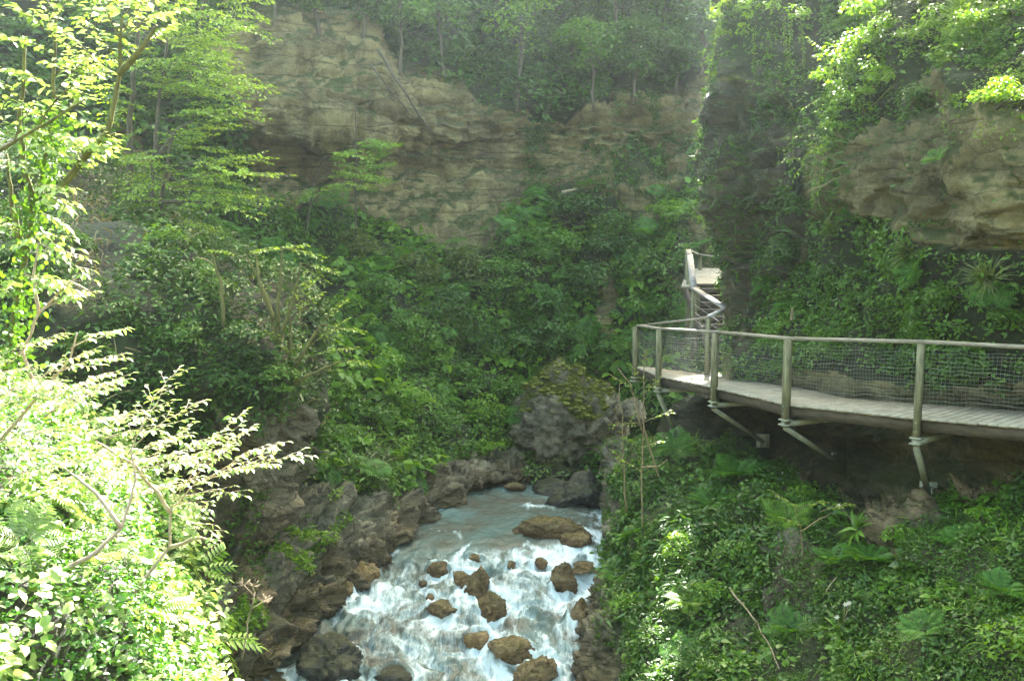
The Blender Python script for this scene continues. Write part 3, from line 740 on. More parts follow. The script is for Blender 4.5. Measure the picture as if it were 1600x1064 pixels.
b1 = N('ShaderNodeBsdfPrincipled'); L(wr.outputs[0], b1.inputs['Base Color']); b1.inputs['Roughness'].default_value = 0.12; b1.inputs['IOR'].default_value = 1.33
bp = N('ShaderNodeBump'); bp.inputs['Strength'].default_value = 0.7; bp.inputs['Distance'].default_value = 0.06
wn = tex_noise(N, L, mapping(N, L, geo.outputs['Position'], (1.6, 1.0, 1)), 5.0, 5, 0.6, 0.6)
L(mth(N, L, 'ADD', wn, mth(N, L, 'MULTIPLY', fn, 0.5)), bp.inputs['Height']); L(bp.outputs[0], b1.inputs['Normal'])
b2 = N('ShaderNodeBsdfPrincipled'); b2.inputs['Roughness'].default_value = 0.55
fc = ramp(N, [(0.25, (0.2, 0.32, 0.335)), (0.9, (0.6, 0.71, 0.73))]); L(fv, fc.inputs[0]); L(fc.outputs[0], b2.inputs['Base Color']); L(bp.outputs[0], b2.inputs['Normal'])
mx = N('ShaderNodeMixShader'); L(fr.outputs[0], mx.inputs[0]); L(b1.outputs[0], mx.inputs[1]); L(b2.outputs[0], mx.inputs[2]); L(mx.outputs[0], out.inputs[0])
tag(mb.build('stream_water', m, smooth=True, attrs={'foam': foam}), 'turquoise stream, calm pool above and white rapids below', None, None, 'structure')
mb = MB(); mb.add([[-30, -5, -11.5], [30, -5, -11.5], [30, 60, -10.5], [-30, 60, -10.5]], [[[0, 1, 2, 3]]])
tag(mb.build('stream_bed', M['bed']), 'brown stony bed of the stream', None, None, 'structure')
# little fall beside the black rock
mb = MB()
t = np.linspace(0, 1, 14)
for k in range(9):
    a = W(458 + k * 2.2, 1000 + k * 0.5, 0.10); e = P(462 + k * 2.0 - 6, 1078, a[1] - 0.55)
    xyz = a + (e - a) * t[:, None] + np.stack([0.02 * np.sin(t * 9 + k), 0 * t, 0.12 * np.sin(t * math.pi)], -1)
    mb.tube(xyz, 0.018 + 0.012 * rng.random(14), 5)
tag(mb.build('small_waterfall', plain_mat('falling_water', (0.5, 0.62, 0.64), (0.85, 0.9, 0.92), 8, 0.25), smooth=True), 'thin white fall of water on the left side of the large black wet rock', None, None, 'structure')

# the gorge goes on behind: its sides close off the low sky
ring = [(-30, 30), (-26, 14), (-20, -6), (-8, -15), (6, -15), (17, -7), (22, 8), (26, 24)]
rowsG = [[x_at(x * k, y * k - 2, z) for (x, y) in ring] for (z, k) in ((11, 1.25), (7, 1.12), (2, 1.0), (-4.5, 0.86), (-11.4, 0.7))]
side = Sheet(rowsG, 70, 130, lambda px, py, p: 0.3 + 0 * px, lambda G, rk: (0.9 * fbm(G.reshape(-1, 3) * 0.2, 4)).reshape(G.shape[:2]))
side.build('gorge_side', M['prow'], 'overgrown sides of the gorge')
# ================================================================== BOARDWALK
M['post'] = plain_mat('weathered_green_wood', (0.09, 0.088, 0.045), (0.23, 0.22, 0.125), 6, 0.8, (3, 3, 0.5), 0.8, (0.38, 0.36, 0.24))
M['rail'] = plain_mat('grey_rail_wood', (0.17, 0.15, 0.11), (0.3, 0.27, 0.21), 4, 0.6, (1, 1, 4), 0.3)
M['railpale'] = plain_mat('smooth_pale_rail', (0.2, 0.19, 0.18), (0.28, 0.27, 0.255), 3, 0.7, (1, 1, 1), 0.1)
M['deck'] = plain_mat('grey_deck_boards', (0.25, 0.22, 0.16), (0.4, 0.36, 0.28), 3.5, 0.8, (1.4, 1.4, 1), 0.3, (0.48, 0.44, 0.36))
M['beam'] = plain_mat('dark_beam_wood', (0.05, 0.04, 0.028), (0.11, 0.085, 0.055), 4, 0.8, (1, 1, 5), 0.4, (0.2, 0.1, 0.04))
M['steel'] = plain_mat('painted_grey_steel', (0.2, 0.21, 0.15), (0.33, 0.34, 0.26), 6, 0.55, (1, 1, 1), 0.2, (0.24, 0.17, 0.1))
M['wire'] = plain_mat('galvanised_wire', (0.2, 0.21, 0.18), (0.36, 0.37, 0.33), 9, 0.45, (1, 1, 1), 0.1)
M['stairwood'] = plain_mat('shade_toned_step_wood', (0.06, 0.05, 0.04), (0.14, 0.11, 0.085), 4, 0.8, (1, 1, 3), 0.3)  # dark tone stands in for shade on the steps

# posts: px, rail y, deck y, bottom y, distance
OUT = [(2700, 640, 810, 860, 9.6), (2100, 578, 728, 790, 11.2), (1768, 551, 678, 735, 13.0), (1444, 534, 652, 684, 15.0), (1238, 529, 631, 656, 17.0), (1124, 519, 605, 628, 19.8), (1036, 514, 587, 606, 22.2), (998, 509, 573, 590, 24.3)]
top = [P(a, b, e) for (a, b, c, d, e) in OUT]
dk = [np.array([t[0], t[1], P(a, c, e)[2]]) for t, (a, b, c, d, e) in zip(top, OUT)]
bot = [np.array([t[0], t[1], P(a, d, e)[2] - 0.12]) for t, (a, b, c, d, e) in zip(top, OUT)]
backtop = P(1107, 496, 22.4); backdk = np.array([backtop[0], backtop[1], dk[6][2] + 0.01]); 
inn = []
for k in range(6):
    a = dk[max(k - 1, 0)]; b = dk[min(k + 1, 7)]
    t = nrm((b - a) * [1, 1, 0]); n = np.array([t[1], -t[0], 0]);  n = n if n[0] > 0 else -n
    inn.append(dk[k] + n * (1.35 if k < 5 else 1.5))
inn.append(np.array([backtop[0] + 0.02, backtop[1], dk[6][2]])); inn.append(dk[7] + [0.12, 0.05, 0])
bw = thing('boardwalk', (dk[3][0], dk[3][1], dk[3][2]), 'wooden boardwalk with mesh railing bracketed along the right rock wall', 'walkway')
Z = np.array([0, 0, 1.0])

def planks(mb, A, B, width=0.145, gap=0.009, th=0.04, over=0.06):
    """cross boards between the outer line A and the inner line B"""
    A = np.array(A); B = np.array(B)
    for k in range(len(A) - 1):
        L = 0.5 * (np.linalg.norm(A[k + 1] - A[k]) + np.linalg.norm(B[k + 1] - B[k])); n = max(2, int(L / width))
        for i in range(n):
            t0 = (i + gap / width / 2) / n; t1 = (i + 1 - gap / width / 2) / n
            q = [A[k] + (A[k + 1] - A[k]) * t0, A[k] + (A[k + 1] - A[k]) * t1, B[k] + (B[k + 1] - B[k]) * t1, B[k] + (B[k + 1] - B[k]) * t0]
            e = nrm((q[0] - q[3])); e2 = nrm(q[1] - q[2]); o = over + rng.uniform(-0.012, 0.012)
            q = [q[0] + e * o, q[1] + e2 * o, q[2], q[3]]
            jz = rng.uniform(-0.004, 0.004)
            v = [x + Z * jz for x in q] + [x + Z * (jz - th) for x in q]
            mb.add(v, [[[0, 1, 2, 3], [7, 6, 5, 4], [0, 4, 5, 1], [1, 5, 6, 2], [2, 6, 7, 3], [3, 7, 4, 0]]])
mb = MB(); planks(mb, dk, inn)
mb.build('deck', M['deck'], bw)
# edge beams under the deck
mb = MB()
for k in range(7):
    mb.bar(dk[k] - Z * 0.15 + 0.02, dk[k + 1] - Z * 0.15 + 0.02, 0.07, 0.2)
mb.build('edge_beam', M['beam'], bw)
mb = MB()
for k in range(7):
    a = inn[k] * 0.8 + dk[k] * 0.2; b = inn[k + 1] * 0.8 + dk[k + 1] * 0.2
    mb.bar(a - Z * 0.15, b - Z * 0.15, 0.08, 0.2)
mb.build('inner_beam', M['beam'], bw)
# posts with their brackets
FEET = {3: (1450, 768, 15.9), 4: (1310, 722, 18.05), 5: (1192, 690, 20.95), 6: (1056, 678, 23.0), 2: (1790, 850, 13.4)}
def inward(k):
    v = (inn[k] - dk[k]) * [1, 1, 0]; return nrm(v)
for k in range(len(OUT)):
    s = 0.056 if k > 3 else 0.046
    mb = MB(); iv = inward(k); al = np.array([-iv[1], iv[0], 0])
    pos = dk[k] - iv * 0.09
    tp = np.array([pos[0], pos[1], top[k][2] - 0.03]); bt_ = np.array([pos[0], pos[1], bot[k][2]])
    mb.box((tp + bt_) / 2, s, s, (tp[2] - bt_[2]) / 2, [iv, al, Z])
    po = mb.build('post', M['post'], bw)
    mb = MB()
    for zz in (0.04, 0.13): mb.box(bt_ + Z * zz, s + 0.035, s + 0.035, 0.012, [iv, al, Z])
    mb.build('collar', M['steel'], po)
    for zz in (0.24, 0.38):
        mb = MB(); mb.tube([bt_ + Z * zz - iv * (s + 0.016), bt_ + Z * zz - iv * (s - 0.005)], 0.016, 8); mb.build('bolt', M['steel'], po)
    for o in (po.children): o.location = (0, 0, 0)
    if k in FEET:
        ft = P(*FEET[k])
        mb = MB(); a = bt_ + Z * 0.06
        mb.bar(a - iv * 0.06, a + iv * 1.35, 0.1, 0.09)
        mb.build('cross_beam', M['steel'], bw)
        mb = MB(); a = bt_ - Z * 0.02
        mb.bar(a, ft, 0.085, 0.07)
        st = mb.build('strut', M['steel'], bw)
        t = nrm(ft - a)
        mb = MB(); hz_ = nrm((ft - np.array([0, 0, ft[2]])) * [1, 1, 0]); 
        mb.box(ft + hz_ * 0.1, 0.14, 0.02, 0.15, [np.array([hz_[1], -hz_[0], 0]), hz_, Z])
        for sx in (-0.055, 0.055): mb.box(ft - hz_ * 0.02 + np.array([hz_[1], -hz_[0], 0]) * sx, 0.01, 0.12, 0.09, [np.array([hz_[1], -hz_[0], 0]), hz_, Z])
        pl_ = mb.build('foot_plate', M['steel'], st); pl_.location = (0, 0, 0)
# handrail
mb = MB()
for k in range(7): mb.bar(top[k], top[k + 1], 0.13, 0.055)
mb.build('handrail', M['rail'], bw)
jt = P(1134, 482, 22.9); jm = P(1084, 450, 25.4); jl = P(1078, 399, 27.6); jc = P(1075, 391, 28.4)
mb = MB(); mb.bar(top[7], backtop, 0.12, 0.05); mb.build('handrail', M['rail'], bw)
mb = MB(); mb.tube([backdk - Z * 0.3, backtop - Z * 0.02], 0.065, 10); mb.build('post', M['post'], bw)

# wire mesh bays
def mesh_bay(a0, a1, b0, b1, nv, nh, seed, sag=0.02):
    """a = foot line, b = head line"""
    mb = MB(); r = np.random.default_rng(seed)
    n = 24; t = np.linspace(0, 1, n)[:, None]
    side = nrm(np.cross(a1 - a0, Z))
    def pt(u, v):
        base = a0 + (a1 - a0) * u; hd = b0 + (b1 - b0) * u
        o = base + (hd - base) * v
        q = np.stack([np.broadcast_to(u, o[:, :1].shape)[:, 0] * 3 + seed, np.broadcast_to(v, o[:, :1].shape)[:, 0] * 2, 0 * o[:, 0]], -1)
        w1 = fbm(q * 1.3, 3); w2 = fbm(q * 2.1 + 9, 3)
        return o + side * (w1 * 0.05)[:, None] + Z * (w2 * sag)[:, None]
    for i in range(nv + 1):
        mb.tube(pt(np.full((9, 1), i / nv), np.linspace(0, 1, 9)[:, None]), 0.0014, 3)
    for j in range(nh + 1):
        mb.tube(pt(t, np.full((n, 1), j / nh)), 0.0016 if j % 4 else 0.0026, 3)
    mb.build('wire_mesh', M['wire'], bw)
for k in range(7):
    L = np.linalg.norm(dk[k + 1] - dk[k])
    iv0, iv1 = inward(k) * 0.0, inward(min(k + 1, 5)) * 0.0
    mesh_bay(dk[k] + Z * 0.03 + iv0, dk[k + 1] + Z * 0.03 + iv1, top[k] - Z * 0.12 + iv0, top[k + 1] - Z * 0.12 + iv1, int(L / 0.06), 17, k + 1, 0.03 if k in (2, 3) else 0.012)
mesh_bay(dk[7] + Z * 0.03, backdk + Z * 0.03, top[7] - Z * 0.1, backtop - Z * 0.1, 32, 13, 30)

# ================================================================== STAIRCASE
sc0 = P(1134, 562, 22.9)
stair = thing('staircase', (sc0[0] + 0.5, sc0[1], sc0[2]), 'wooden steps darkened for shade, with a smooth pale handrail, climbing behind the rock corner', 'stairs')
LAND_Z = P(1110, 447, 27.4)[2]
x0, x1 = 5.0, 6.25
zb = dk[6][2]
# lower platform joining the boardwalk
mb = MB(); planks(mb, [np.array([4.5, 22.45, zb - 0.005]), np.array([5.0, 23.3, zb - 0.005])], [np.array([5.6, 21.6, zb - 0.005]), np.array([6.4, 22.9, zb - 0.005])])
mb.build('lower_platform', M['deck'], stair)
nst = 11
mb = MB(); 
for i in range(nst):
    z = zb + (LAND_Z - zb) * (i + 0.6) / nst; y = 22.9 + (27.2 - 22.9) * i / nst
    mb.box([(x0 + x1) / 2, y + 0.18, z], (x1 - x0) / 2, 0.2, 0.025)
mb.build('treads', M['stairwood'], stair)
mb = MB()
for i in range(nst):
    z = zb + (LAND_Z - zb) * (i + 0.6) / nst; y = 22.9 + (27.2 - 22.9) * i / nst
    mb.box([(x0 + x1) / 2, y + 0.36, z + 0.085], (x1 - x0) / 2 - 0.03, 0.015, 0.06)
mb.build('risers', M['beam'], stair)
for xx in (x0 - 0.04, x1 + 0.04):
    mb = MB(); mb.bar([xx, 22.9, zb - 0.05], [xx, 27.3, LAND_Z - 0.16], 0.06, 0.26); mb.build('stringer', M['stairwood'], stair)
LB = P(1108, 429, 30.6); lz = LAND_Z
mb = MB()
planks(mb, [np.array([x0 - 0.15, 27.2, lz]), np.array([x0 + 0.72, 30.8, lz + 0.35])], [np.array([x1 + 0.3, 27.2, lz]), np.array([x1 + 1.1, 30.8, lz + 0.35])], 0.2)
mb.build('landing', M['deck'], stair)
mb = MB()
for xx in (x0, x1 + 0.25): mb.bar([xx, 27.25, lz - 0.15], [xx + 0.75, 30.75, lz + 0.2], 0.1, 0.18)
mb.build('landing_beam', M['stairwood'], stair)
# rails
def rail(pts, w, h, mat, name='handrail'):
    mb = MB()
    for a, b in zip(pts[:-1], pts[1:]): mb.bar(a, b, w, h)
    return mb.build(name, mat, stair)
rail([backtop + Z * 0.01, jt], 0.13, 0.05, M['railpale'])
rail([jt, jm, jl], 0.17, 0.045, M['railpale'])
bl = P(1088, 397, 30.4); br = P(1130, 403, 30.6)
rail([jl, jc, P(1080, 393, 29.6), bl, br], 0.14, 0.05, M['rail'])
def post(p, zlow, s=0.06):
    mb = MB(); mb.tube([[p[0], p[1], zlow], [p[0], p[1], p[2] - 0.02]], s, 10); mb.build('post', M['post'], stair, smooth=True)
post(jt, zb - 0.2); post(jm, jm[2] - 1.9); post(jl + [-0.03, 0, 0], lz - 1.6); post(jc + [-0.02, 0, 0], lz - 0.4); post(P(1094, 399, 30.45), lz); post(P(1127, 403, 30.6), lz)
post(P(1090, 447, 25.8), jm[2] - 1.8)
# thin rail wires between the lower posts
mb = MB()
for h in (0.22, 0.42, 0.62, 0.82):
    mb.tube([backtop - Z * h, jt - Z * h], 0.006, 4)
    mb.tube([jt - Z * h, jm - Z * h], 0.006, 4)
mb.build('rail_wire', M['wire'], stair)
# ================================================================== LEAF MATERIALS
LM = {
 'dark': leaf_mat('dark_glossy_leaf', (0.026, 0.064, 0.009), (0.055, 0.13, 0.014), (0.1, 0.2, 0.024), 0.28, 0.4, 0.38),
 'mid': leaf_mat('mid_green_leaf', (0.045, 0.11, 0.01), (0.09, 0.2, 0.016), (0.15, 0.29, 0.03), 0.38),
 'fresh': leaf_mat('fresh_green_leaf', (0.085, 0.19, 0.014), (0.15, 0.3, 0.022), (0.24, 0.4, 0.04), 0.48),
 'lime': leaf_mat('yellow_green_leaf', (0.11, 0.2, 0.018), (0.18, 0.31, 0.028), (0.27, 0.4, 0.05), 0.5),
 'olive': leaf_mat('olive_leaf', (0.055, 0.085, 0.015), (0.1, 0.145, 0.024), (0.17, 0.21, 0.045), 0.4),
 'spring': leaf_mat('light_spring_leaf', (0.11, 0.21, 0.014), (0.19, 0.34, 0.024), (0.3, 0.46, 0.05), 0.5),
 'pale': leaf_mat('pale_spring_leaf', (0.15, 0.25, 0.045), (0.27, 0.37, 0.1), (0.45, 0.52, 0.24), 0.4, 0.33, 0.6, tint=(1.1, 1.15, 0.6)),
 'fern': leaf_mat('fern_green', (0.045, 0.14, 0.015), (0.085, 0.22, 0.025), (0.13, 0.3, 0.04), 0.45, 0.5),
 'moss': leaf_mat('moss_green', (0.05, 0.075, 0.01), (0.1, 0.125, 0.015), (0.19, 0.2, 0.03), 0.25, 0.8, 0.1),
 'straw': leaf_mat('dry_grass', (0.14, 0.11, 0.05), (0.24, 0.19, 0.09), (0.34, 0.28, 0.14), 0.3, 0.6),
 'herb': leaf_mat('sunny_herb_leaf', (0.045, 0.14, 0.014), (0.09, 0.25, 0.025), (0.2, 0.38, 0.06), 0.4, 0.4),
 'white': leaf_mat('white_petal', (0.6, 0.6, 0.55), (0.75, 0.75, 0.7), (0.85, 0.85, 0.8), 0.2, 0.5),
}
M['bark'] = plain_mat('grey_brown_bark', (0.05, 0.042, 0.03), (0.12, 0.1, 0.07), 9, 0.9, (1, 1, 0.4), 0.5)
M['mossbark'] = plain_mat('mossy_bark', (0.07, 0.065, 0.025), (0.15, 0.15, 0.045), 8, 0.9, (1, 1, 0.6), 0.6, (0.2, 0.2, 0.06))
M['twig'] = plain_mat('tan_twig', (0.16, 0.12, 0.07), (0.3, 0.23, 0.13), 10, 0.75, (1, 1, 1), 0.2)
M['dead'] = plain_mat('dead_wood', (0.17, 0.13, 0.08), (0.3, 0.24, 0.16), 8, 0.85, (1, 1, 0.5), 0.4)
M['pink'] = plain_mat('pale_pinkish_twig', (0.28, 0.2, 0.15), (0.42, 0.33, 0.25), 10, 0.6, (1, 1, 1), 0.2)

def wig(a, b, n, amp, seed=None):
    """a wandering line from a to b"""
    t = np.linspace(0, 1, n)[:, None]; a = np.asarray(a, float); b = np.asarray(b, float)
    L = np.linalg.norm(b - a); s = rng.uniform(0, 99)
    w = np.stack([fbm(np.stack([t[:, 0] * 2.3 + s + k * 31, t[:, 0] * 0, t[:, 0] * 0], -1), 3) for k in range(3)], -1)
    return a + (b - a) * t + w * np.sin(t * math.pi) ** 0.5 * amp * L * (t > 0)

def interp(pts, t):
    t = np.atleast_1d(t) * (len(pts) - 1); i = np.clip(np.floor(t).astype(int), 0, len(pts) - 2); f = (t - i)[:, None]
    return pts[i] * (1 - f) + pts[i + 1] * f

class Plant:
    """one plant: wood, foliage as parts of a thing"""
    def __init__(self, name, loc, label, cat, group=None):
        self.root = thing(name, loc, label, cat, group); self.wood = MB(); self.lv = {}
    def leaves(self, tmpl, pos, d, up, s, key='foliage'):
        put_leaves(self.lv.setdefault(key, MB()), tmpl, pos, d, up, s)
    def twig_leaves(self, pts, tmpl, size, every, flat=0.8, key='foliage', start=0.12, droop=0.25, pair=False):
        L = np.linalg.norm(np.diff(pts, axis=0), axis=1).sum(); n = max(2, int(L / every))
        t = start + (1 - start) * (np.arange(n) + rng.uniform(0, 0.5)) / n
        p = interp(pts, np.clip(t, 0, 1)); tn = nrm(interp(pts, np.clip(t + 0.05, 0, 1)) - interp(pts, np.clip(t - 0.05, 0, 1)) + 1e-6)
        side = nrm(np.cross(tn, Z + 0.01 * tn)); sg = np.where(np.arange(n) % 2, 1.0, -1.0)[:, None]
        d = nrm(tn * 0.65 + side * sg * 0.9 + rng.normal(size=(n, 3)) * 0.22 - Z * droop)
        up = nrm(Z * flat + rng.normal(size=(n, 3)) * 0.42 + tn * 0.1)
        up = nrm(up - d * (up * d).sum(1, keepdims=True))
        self.leaves(tmpl, p, d, up, size * (0.45 + 0.85 * rng.random(n)), key)
        e = nrm(pts[-1] - pts[-2])[None]
        self.leaves(tmpl, pts[-1:], e - Z * droop * 0.6, Z[None] + 0.1, np.array([size]), key)
    def spray(self, a, b, tmpl, size, every, r0=0.008, nside=7, reach=0.42, tier=0.8, key='foliage', droop=0.2, sub=True, zdamp=0.4):
        """a flat spray: main twig with side twigs, all in leaf"""
        a = np.asarray(a, float); b = np.asarray(b, float); L = np.linalg.norm(b - a)
        pts = wig(a, b, 9, 0.05); pts[:, 2] += 0.06 * L * np.sin(np.linspace(0, 1, 9) * math.pi)
        self.wood.tube(pts, np.linspace(r0, r0 * 0.35, 9), 5)
        self.twig_leaves(pts, tmpl, size, every, tier, key, 0.3, droop)
        t0 = nrm(b - a); side = nrm(np.cross(t0, Z))
        for i in range(nside):
            u = 0.18 + 0.72 * (i + rng.uniform(0, 0.6)) / nside; o = interp(pts, u)[0]; sg = 1 if i % 2 else -1
            l = L * reach * (1.15 - 0.75 * u) * rng.uniform(0.7, 1.15)
            e = o + nrm(t0 * 0.75 + side * sg * 0.8 + np.array([0, 0, rng.uniform(-0.25, 0.25) * zdamp])) * l
            q = wig(o, e, 6, 0.06); self.wood.tube(q, np.linspace(r0 * 0.5, r0 * 0.2, 6), 4)
            self.twig_leaves(q, tmpl, size, every, tier, key, 0.1, droop)
    def done(self, wood_mat, leaf_mats, wood_name='stem', smooth=True):
        if self.wood.n: self.wood.build(wood_name, wood_mat, self.root, smooth=smooth)
        for k, mb in self.lv.items():
            if mb.n: mb.build(k, leaf_mats if not isinstance(leaf_mats, dict) else leaf_mats[k], self.root)
        return self.root

# ================================================================== GROUND COVER (nobody could count it)
def coverB(px, py, p, rk): return (1 - rk) ** 2 * (0.08 + 0.92 * sstep(-0.4, 0.15, fbm(p * 0.6, 3))) * (py > -80) * (px < 1250)
mb = MB(); ground_cover(mb, backs, 80000, lambda px, py, p, rk: coverB(px, py, p, rk) * (py > 250), DIA, 0.15, 0.55, clump=0.8)
tag(mb.build('undergrowth', LM['mid']), 'dense mid-green undergrowth covering the far slope below the cliff', None, None, 'stuff')
mb = MB(); ground_cover(mb, backs, 42000, lambda px, py, p, rk: coverB(px, py, p, rk) * (py < 250), DIA, 0.24, 0.9, clump=0.5)
tag(mb.build('undergrowth', LM['dark']), 'dark dense greenery on the steep ground above the cliff band', None, None, 'stuff')
mb = MB(); ground_cover(mb, backs, 4500, lambda px, py, p, rk: rk * (py < 420) * (px > 820) * sstep(0.0, 0.5, fbm(p * np.array([0.7, 0.7, 0.3]) + 3, 4)), DIA, 0.13, 0.25)
tag(mb.build('undergrowth', LM['dark']), 'ivy and small plants clinging to the layered cliff face', None, None, 'stuff')
mb = MB(); ground_cover(mb, backs, 4500, lambda px, py, p, rk: rk * (py > 700) * sstep(0.1, 0.5, fbm(p * 0.9 + 3, 4)) * (p[:, 2] > waterz(p[:, 1]) + 1.1), DIA, 0.1, 0.2)
tag(mb.build('undergrowth', LM['fresh']), 'scattered small green plants on the bare rocks of the left bank', None, None, 'stuff')
mb = MB(); ground_cover(mb, mound, 52000, lambda px, py, p, rk: (1 - rk) ** 2 * (py < 700) * (0.15 + 0.85 * sstep(-0.3, 0.2, fbm(p * 0.6, 3))) * (1 - 0.85 * inpoly(px, py, browM)), DIA, 0.11, 0.5, clump=1.0)
tag(mb.build('undergrowth', LM['dark']), 'glossy dark shrubs and ivy covering the shaded mound on the left', None, None, 'stuff')
mb = MB(); ground_cover(mb, mound, 5000, lambda px, py, p, rk: (py > 700) * sstep(0.0, 0.4, fbm(p * 0.9, 3)), DIA, 0.08, 0.15)
tag(mb.build('undergrowth', LM['mid']), 'thin green growth on the shaded earth under the overhang', None, None, 'stuff')

slopeM = lambda px, py, p, rk: (1 - rk) ** 2 * (py > 300) * (px < 1120)
mb = MB(); ground_cover(mb, backs, 5500, lambda px, py, p, rk: slopeM(px, py, p, rk) * sstep(0.1, 0.4, fbm(p * 0.5 + 71, 3)), BROAD, 0.27, 0.7, clump=0.7)
tag(mb.build('undergrowth', LM['fresh']), 'patches of large light green leaves on the far slope', None, None, 'stuff')
mb = MB(); ground_cover(mb, backs, 900, lambda px, py, p, rk: slopeM(px, py, p, rk) * sstep(0.0, 0.4, fbm(p * 0.4 + 171, 3)), FROND, 0.8, 0.6, upw=0.5, spread=0.35)
tag(mb.build('undergrowth', LM['fern']), 'fern fronds scattered through the growth of the far slope', None, None, 'stuff')
mb = MB(); ground_cover(mb, backs, 3500, lambda px, py, p, rk: slopeM(px, py, p, rk) * sstep(0.1, 0.4, fbm(p * 0.6 + 271, 3)), BLADE, 0.7, 0.3, spread=0.4)
tag(mb.build('grass', LM['olive']), 'dull grass and thin dry stems hanging on the far slope', None, None, 'stuff')
mb = MB(); ground_cover(mb, mound, 900, lambda px, py, p, rk: (1 - rk) * (py < 680) * (0.2 + inpoly(px, py, browM)), BLADE, 0.5, 0.2, spread=0.4)
tag(mb.build('grass', LM['straw']), 'dry straw-coloured grass hanging on the brown earth face of the mound', None, None, 'stuff')
# right wall
mb = MB(); ground_cover(mb, rightw, 70000, lambda px, py, p, rk: (1 - rk) ** 1.5 * (py < 640) * (1 - 0.8 * ((px < 1285) & (py < 420))) * (0.1 + 0.9 * sstep(-0.35, 0.25, fbm(p * 0.7 + 8, 3))), DIA, 0.1, 0.4, upw=0.7, nw=0.8, clump=0.9)
tag(mb.build('undergrowth', LM['mid']), 'green ivy and shrubs growing over the rock wall behind the walkway', None, None, 'stuff')
mb = MB(); ground_cover(mb, rightw, 7000, lambda px, py, p, rk: (rk > 0.3) * (py < 570) * sstep(0.12, 0.5, fbm(p * np.array([0.9, 0.9, 0.3]) + 2, 4)) * (0.1 + (px < 1300)), DIA, 0.09, 0.25, nw=0.9)
tag(mb.build('undergrowth', LM['dark']), 'ivy strands on the dark rock corner beside the steps', None, None, 'stuff')
mb = MB(); ground_cover(mb, rightw, 26000, lambda px, py, p, rk: (px > 1470) * (py < 220) * (1 - 0.8 * rk) * sstep(-0.3, 0.2, fbm(p * 0.9 + 18, 3)), DIA, 0.07, 0.16, nw=0.9, clump=1.4)
tag(mb.build('moss', LM['lime']), 'bright moss and small leaves hanging above the bare tan rock', None, None, 'stuff')

# right bank
mb = MB(); ground_cover(mb, rightb, 52000, lambda px, py, p, rk: (1 - rk) * (0.04 + 0.96 * sstep(-0.25, 0.2, fbm(p * 0.9, 3))), LEAF, 0.068, 0.3, clump=1.2)
tag(mb.build('undergrowth', LM['dark']), 'mixed leafy plants covering the right bank below the walkway', None, None, 'stuff')
mb = MB(); ground_cover(mb, rightb, 60000, lambda px, py, p, rk: (1 - 0.95 * rk) * (0.05 + sstep(1080, 1350, px)) * sstep(-0.5, 0.1, fbm(p * 1.1 + 50, 3)), DIA, 0.04, 0.14, clump=1.6)
tag(mb.build('moss', LM['mid']), 'carpet of tiny bright leaves on the lower right bank', None, None, 'stuff')
mb = MB(); ground_cover(mb, rightb, 9000, lambda px, py, p, rk: (px < 1250) * (1 - rk) * (py > 740) * sstep(0.0, 0.4, fbm(p * 1.3 + 77, 3)), LANCE, 0.17, 0.28, upw=0.6)
tag(mb.build('undergrowth', LM['dark']), 'long-leaved dark plants among the ferns on the right bank', None, None, 'stuff')
mb = MB(); ground_cover(mb, rightb, 3000, lambda px, py, p, rk: rk * (px < 1000) * sstep(0.1, 0.4, fbm(p * 1.1 + 5, 3)) * (p[:, 2] > waterz(p[:, 1]) + 0.6), DIA, 0.07, 0.12)
tag(mb.build('undergrowth', LM['mid']), 'small plants on the wet rock edge of the right bank', None, None, 'stuff')

mb = MB(); ground_cover(mb, rightb, 2600, lambda px, py, p, rk: (1 - rk) * sstep(0.05, 0.4, fbm(p * 1.5 + 33, 3)), BLADE, 0.3, 0.08, spread=0.3)
tag(mb.build('grass', LM['fresh']), 'tufts of thin grass among the leaves of the right bank', None, None, 'stuff')
mb = MB(); ground_cover(mb, rightb, 5000, lambda px, py, p, rk: (1 - rk) * sstep(0.1, 0.4, fbm(p * 1.0 + 133, 3)), BROAD, 0.12, 0.3, clump=1.2)
tag(mb.build('undergrowth', LM['mid']), 'broad light green leaves in patches on the right bank', None, None, 'stuff')
mb = MB(); ground_cover(mb, rightw, 2200, lambda px, py, p, rk: (py < 570) * (0.15 + rk) * (px < 1330) * sstep(0.0, 0.4, fbm(p * np.array([1.0, 1.0, 0.4]) + 133, 3)), BLADE, 0.5, 0.05, upw=-0.2, nw=0.9, spread=0.3)
tag(mb.build('grass', LM['dark']), 'dull hanging grass on the dark rock corner', None, None, 'stuff')
# near sunlit bank
mb = MB(); ground_cover(mb, near, 34000, lambda px, py, p, rk: 1.0 + 0 * px, LEAF, 0.06, 0.3, clump=1.4)
tag(mb.build('undergrowth', LM['herb']), 'sunlit small-leaved plants on the near bank', None, None, 'stuff')
mb = MB(); ground_cover(mb, near, 10000, lambda px, py, p, rk: sstep(-0.3, 0.3, fbm(p * 1.6 + 4, 3)), BROAD, 0.095, 0.42, clump=1.6, spread=0.35)
tag(mb.build('undergrowth', LM['pale']), 'broad shiny sunlit leaves on the near bank', None, None, 'stuff')
mb = MB(); ground_cover(mb, near, 1600, lambda px, py, p, rk: sstep(0.0, 0.4, fbm(p * 1.2 + 14, 3)), BLADE, 0.34, 0.1, spread=0.3)
tag(mb.build('grass', LM['herb']), 'tufts of long sunlit grass on the near bank', None, None, 'stuff')
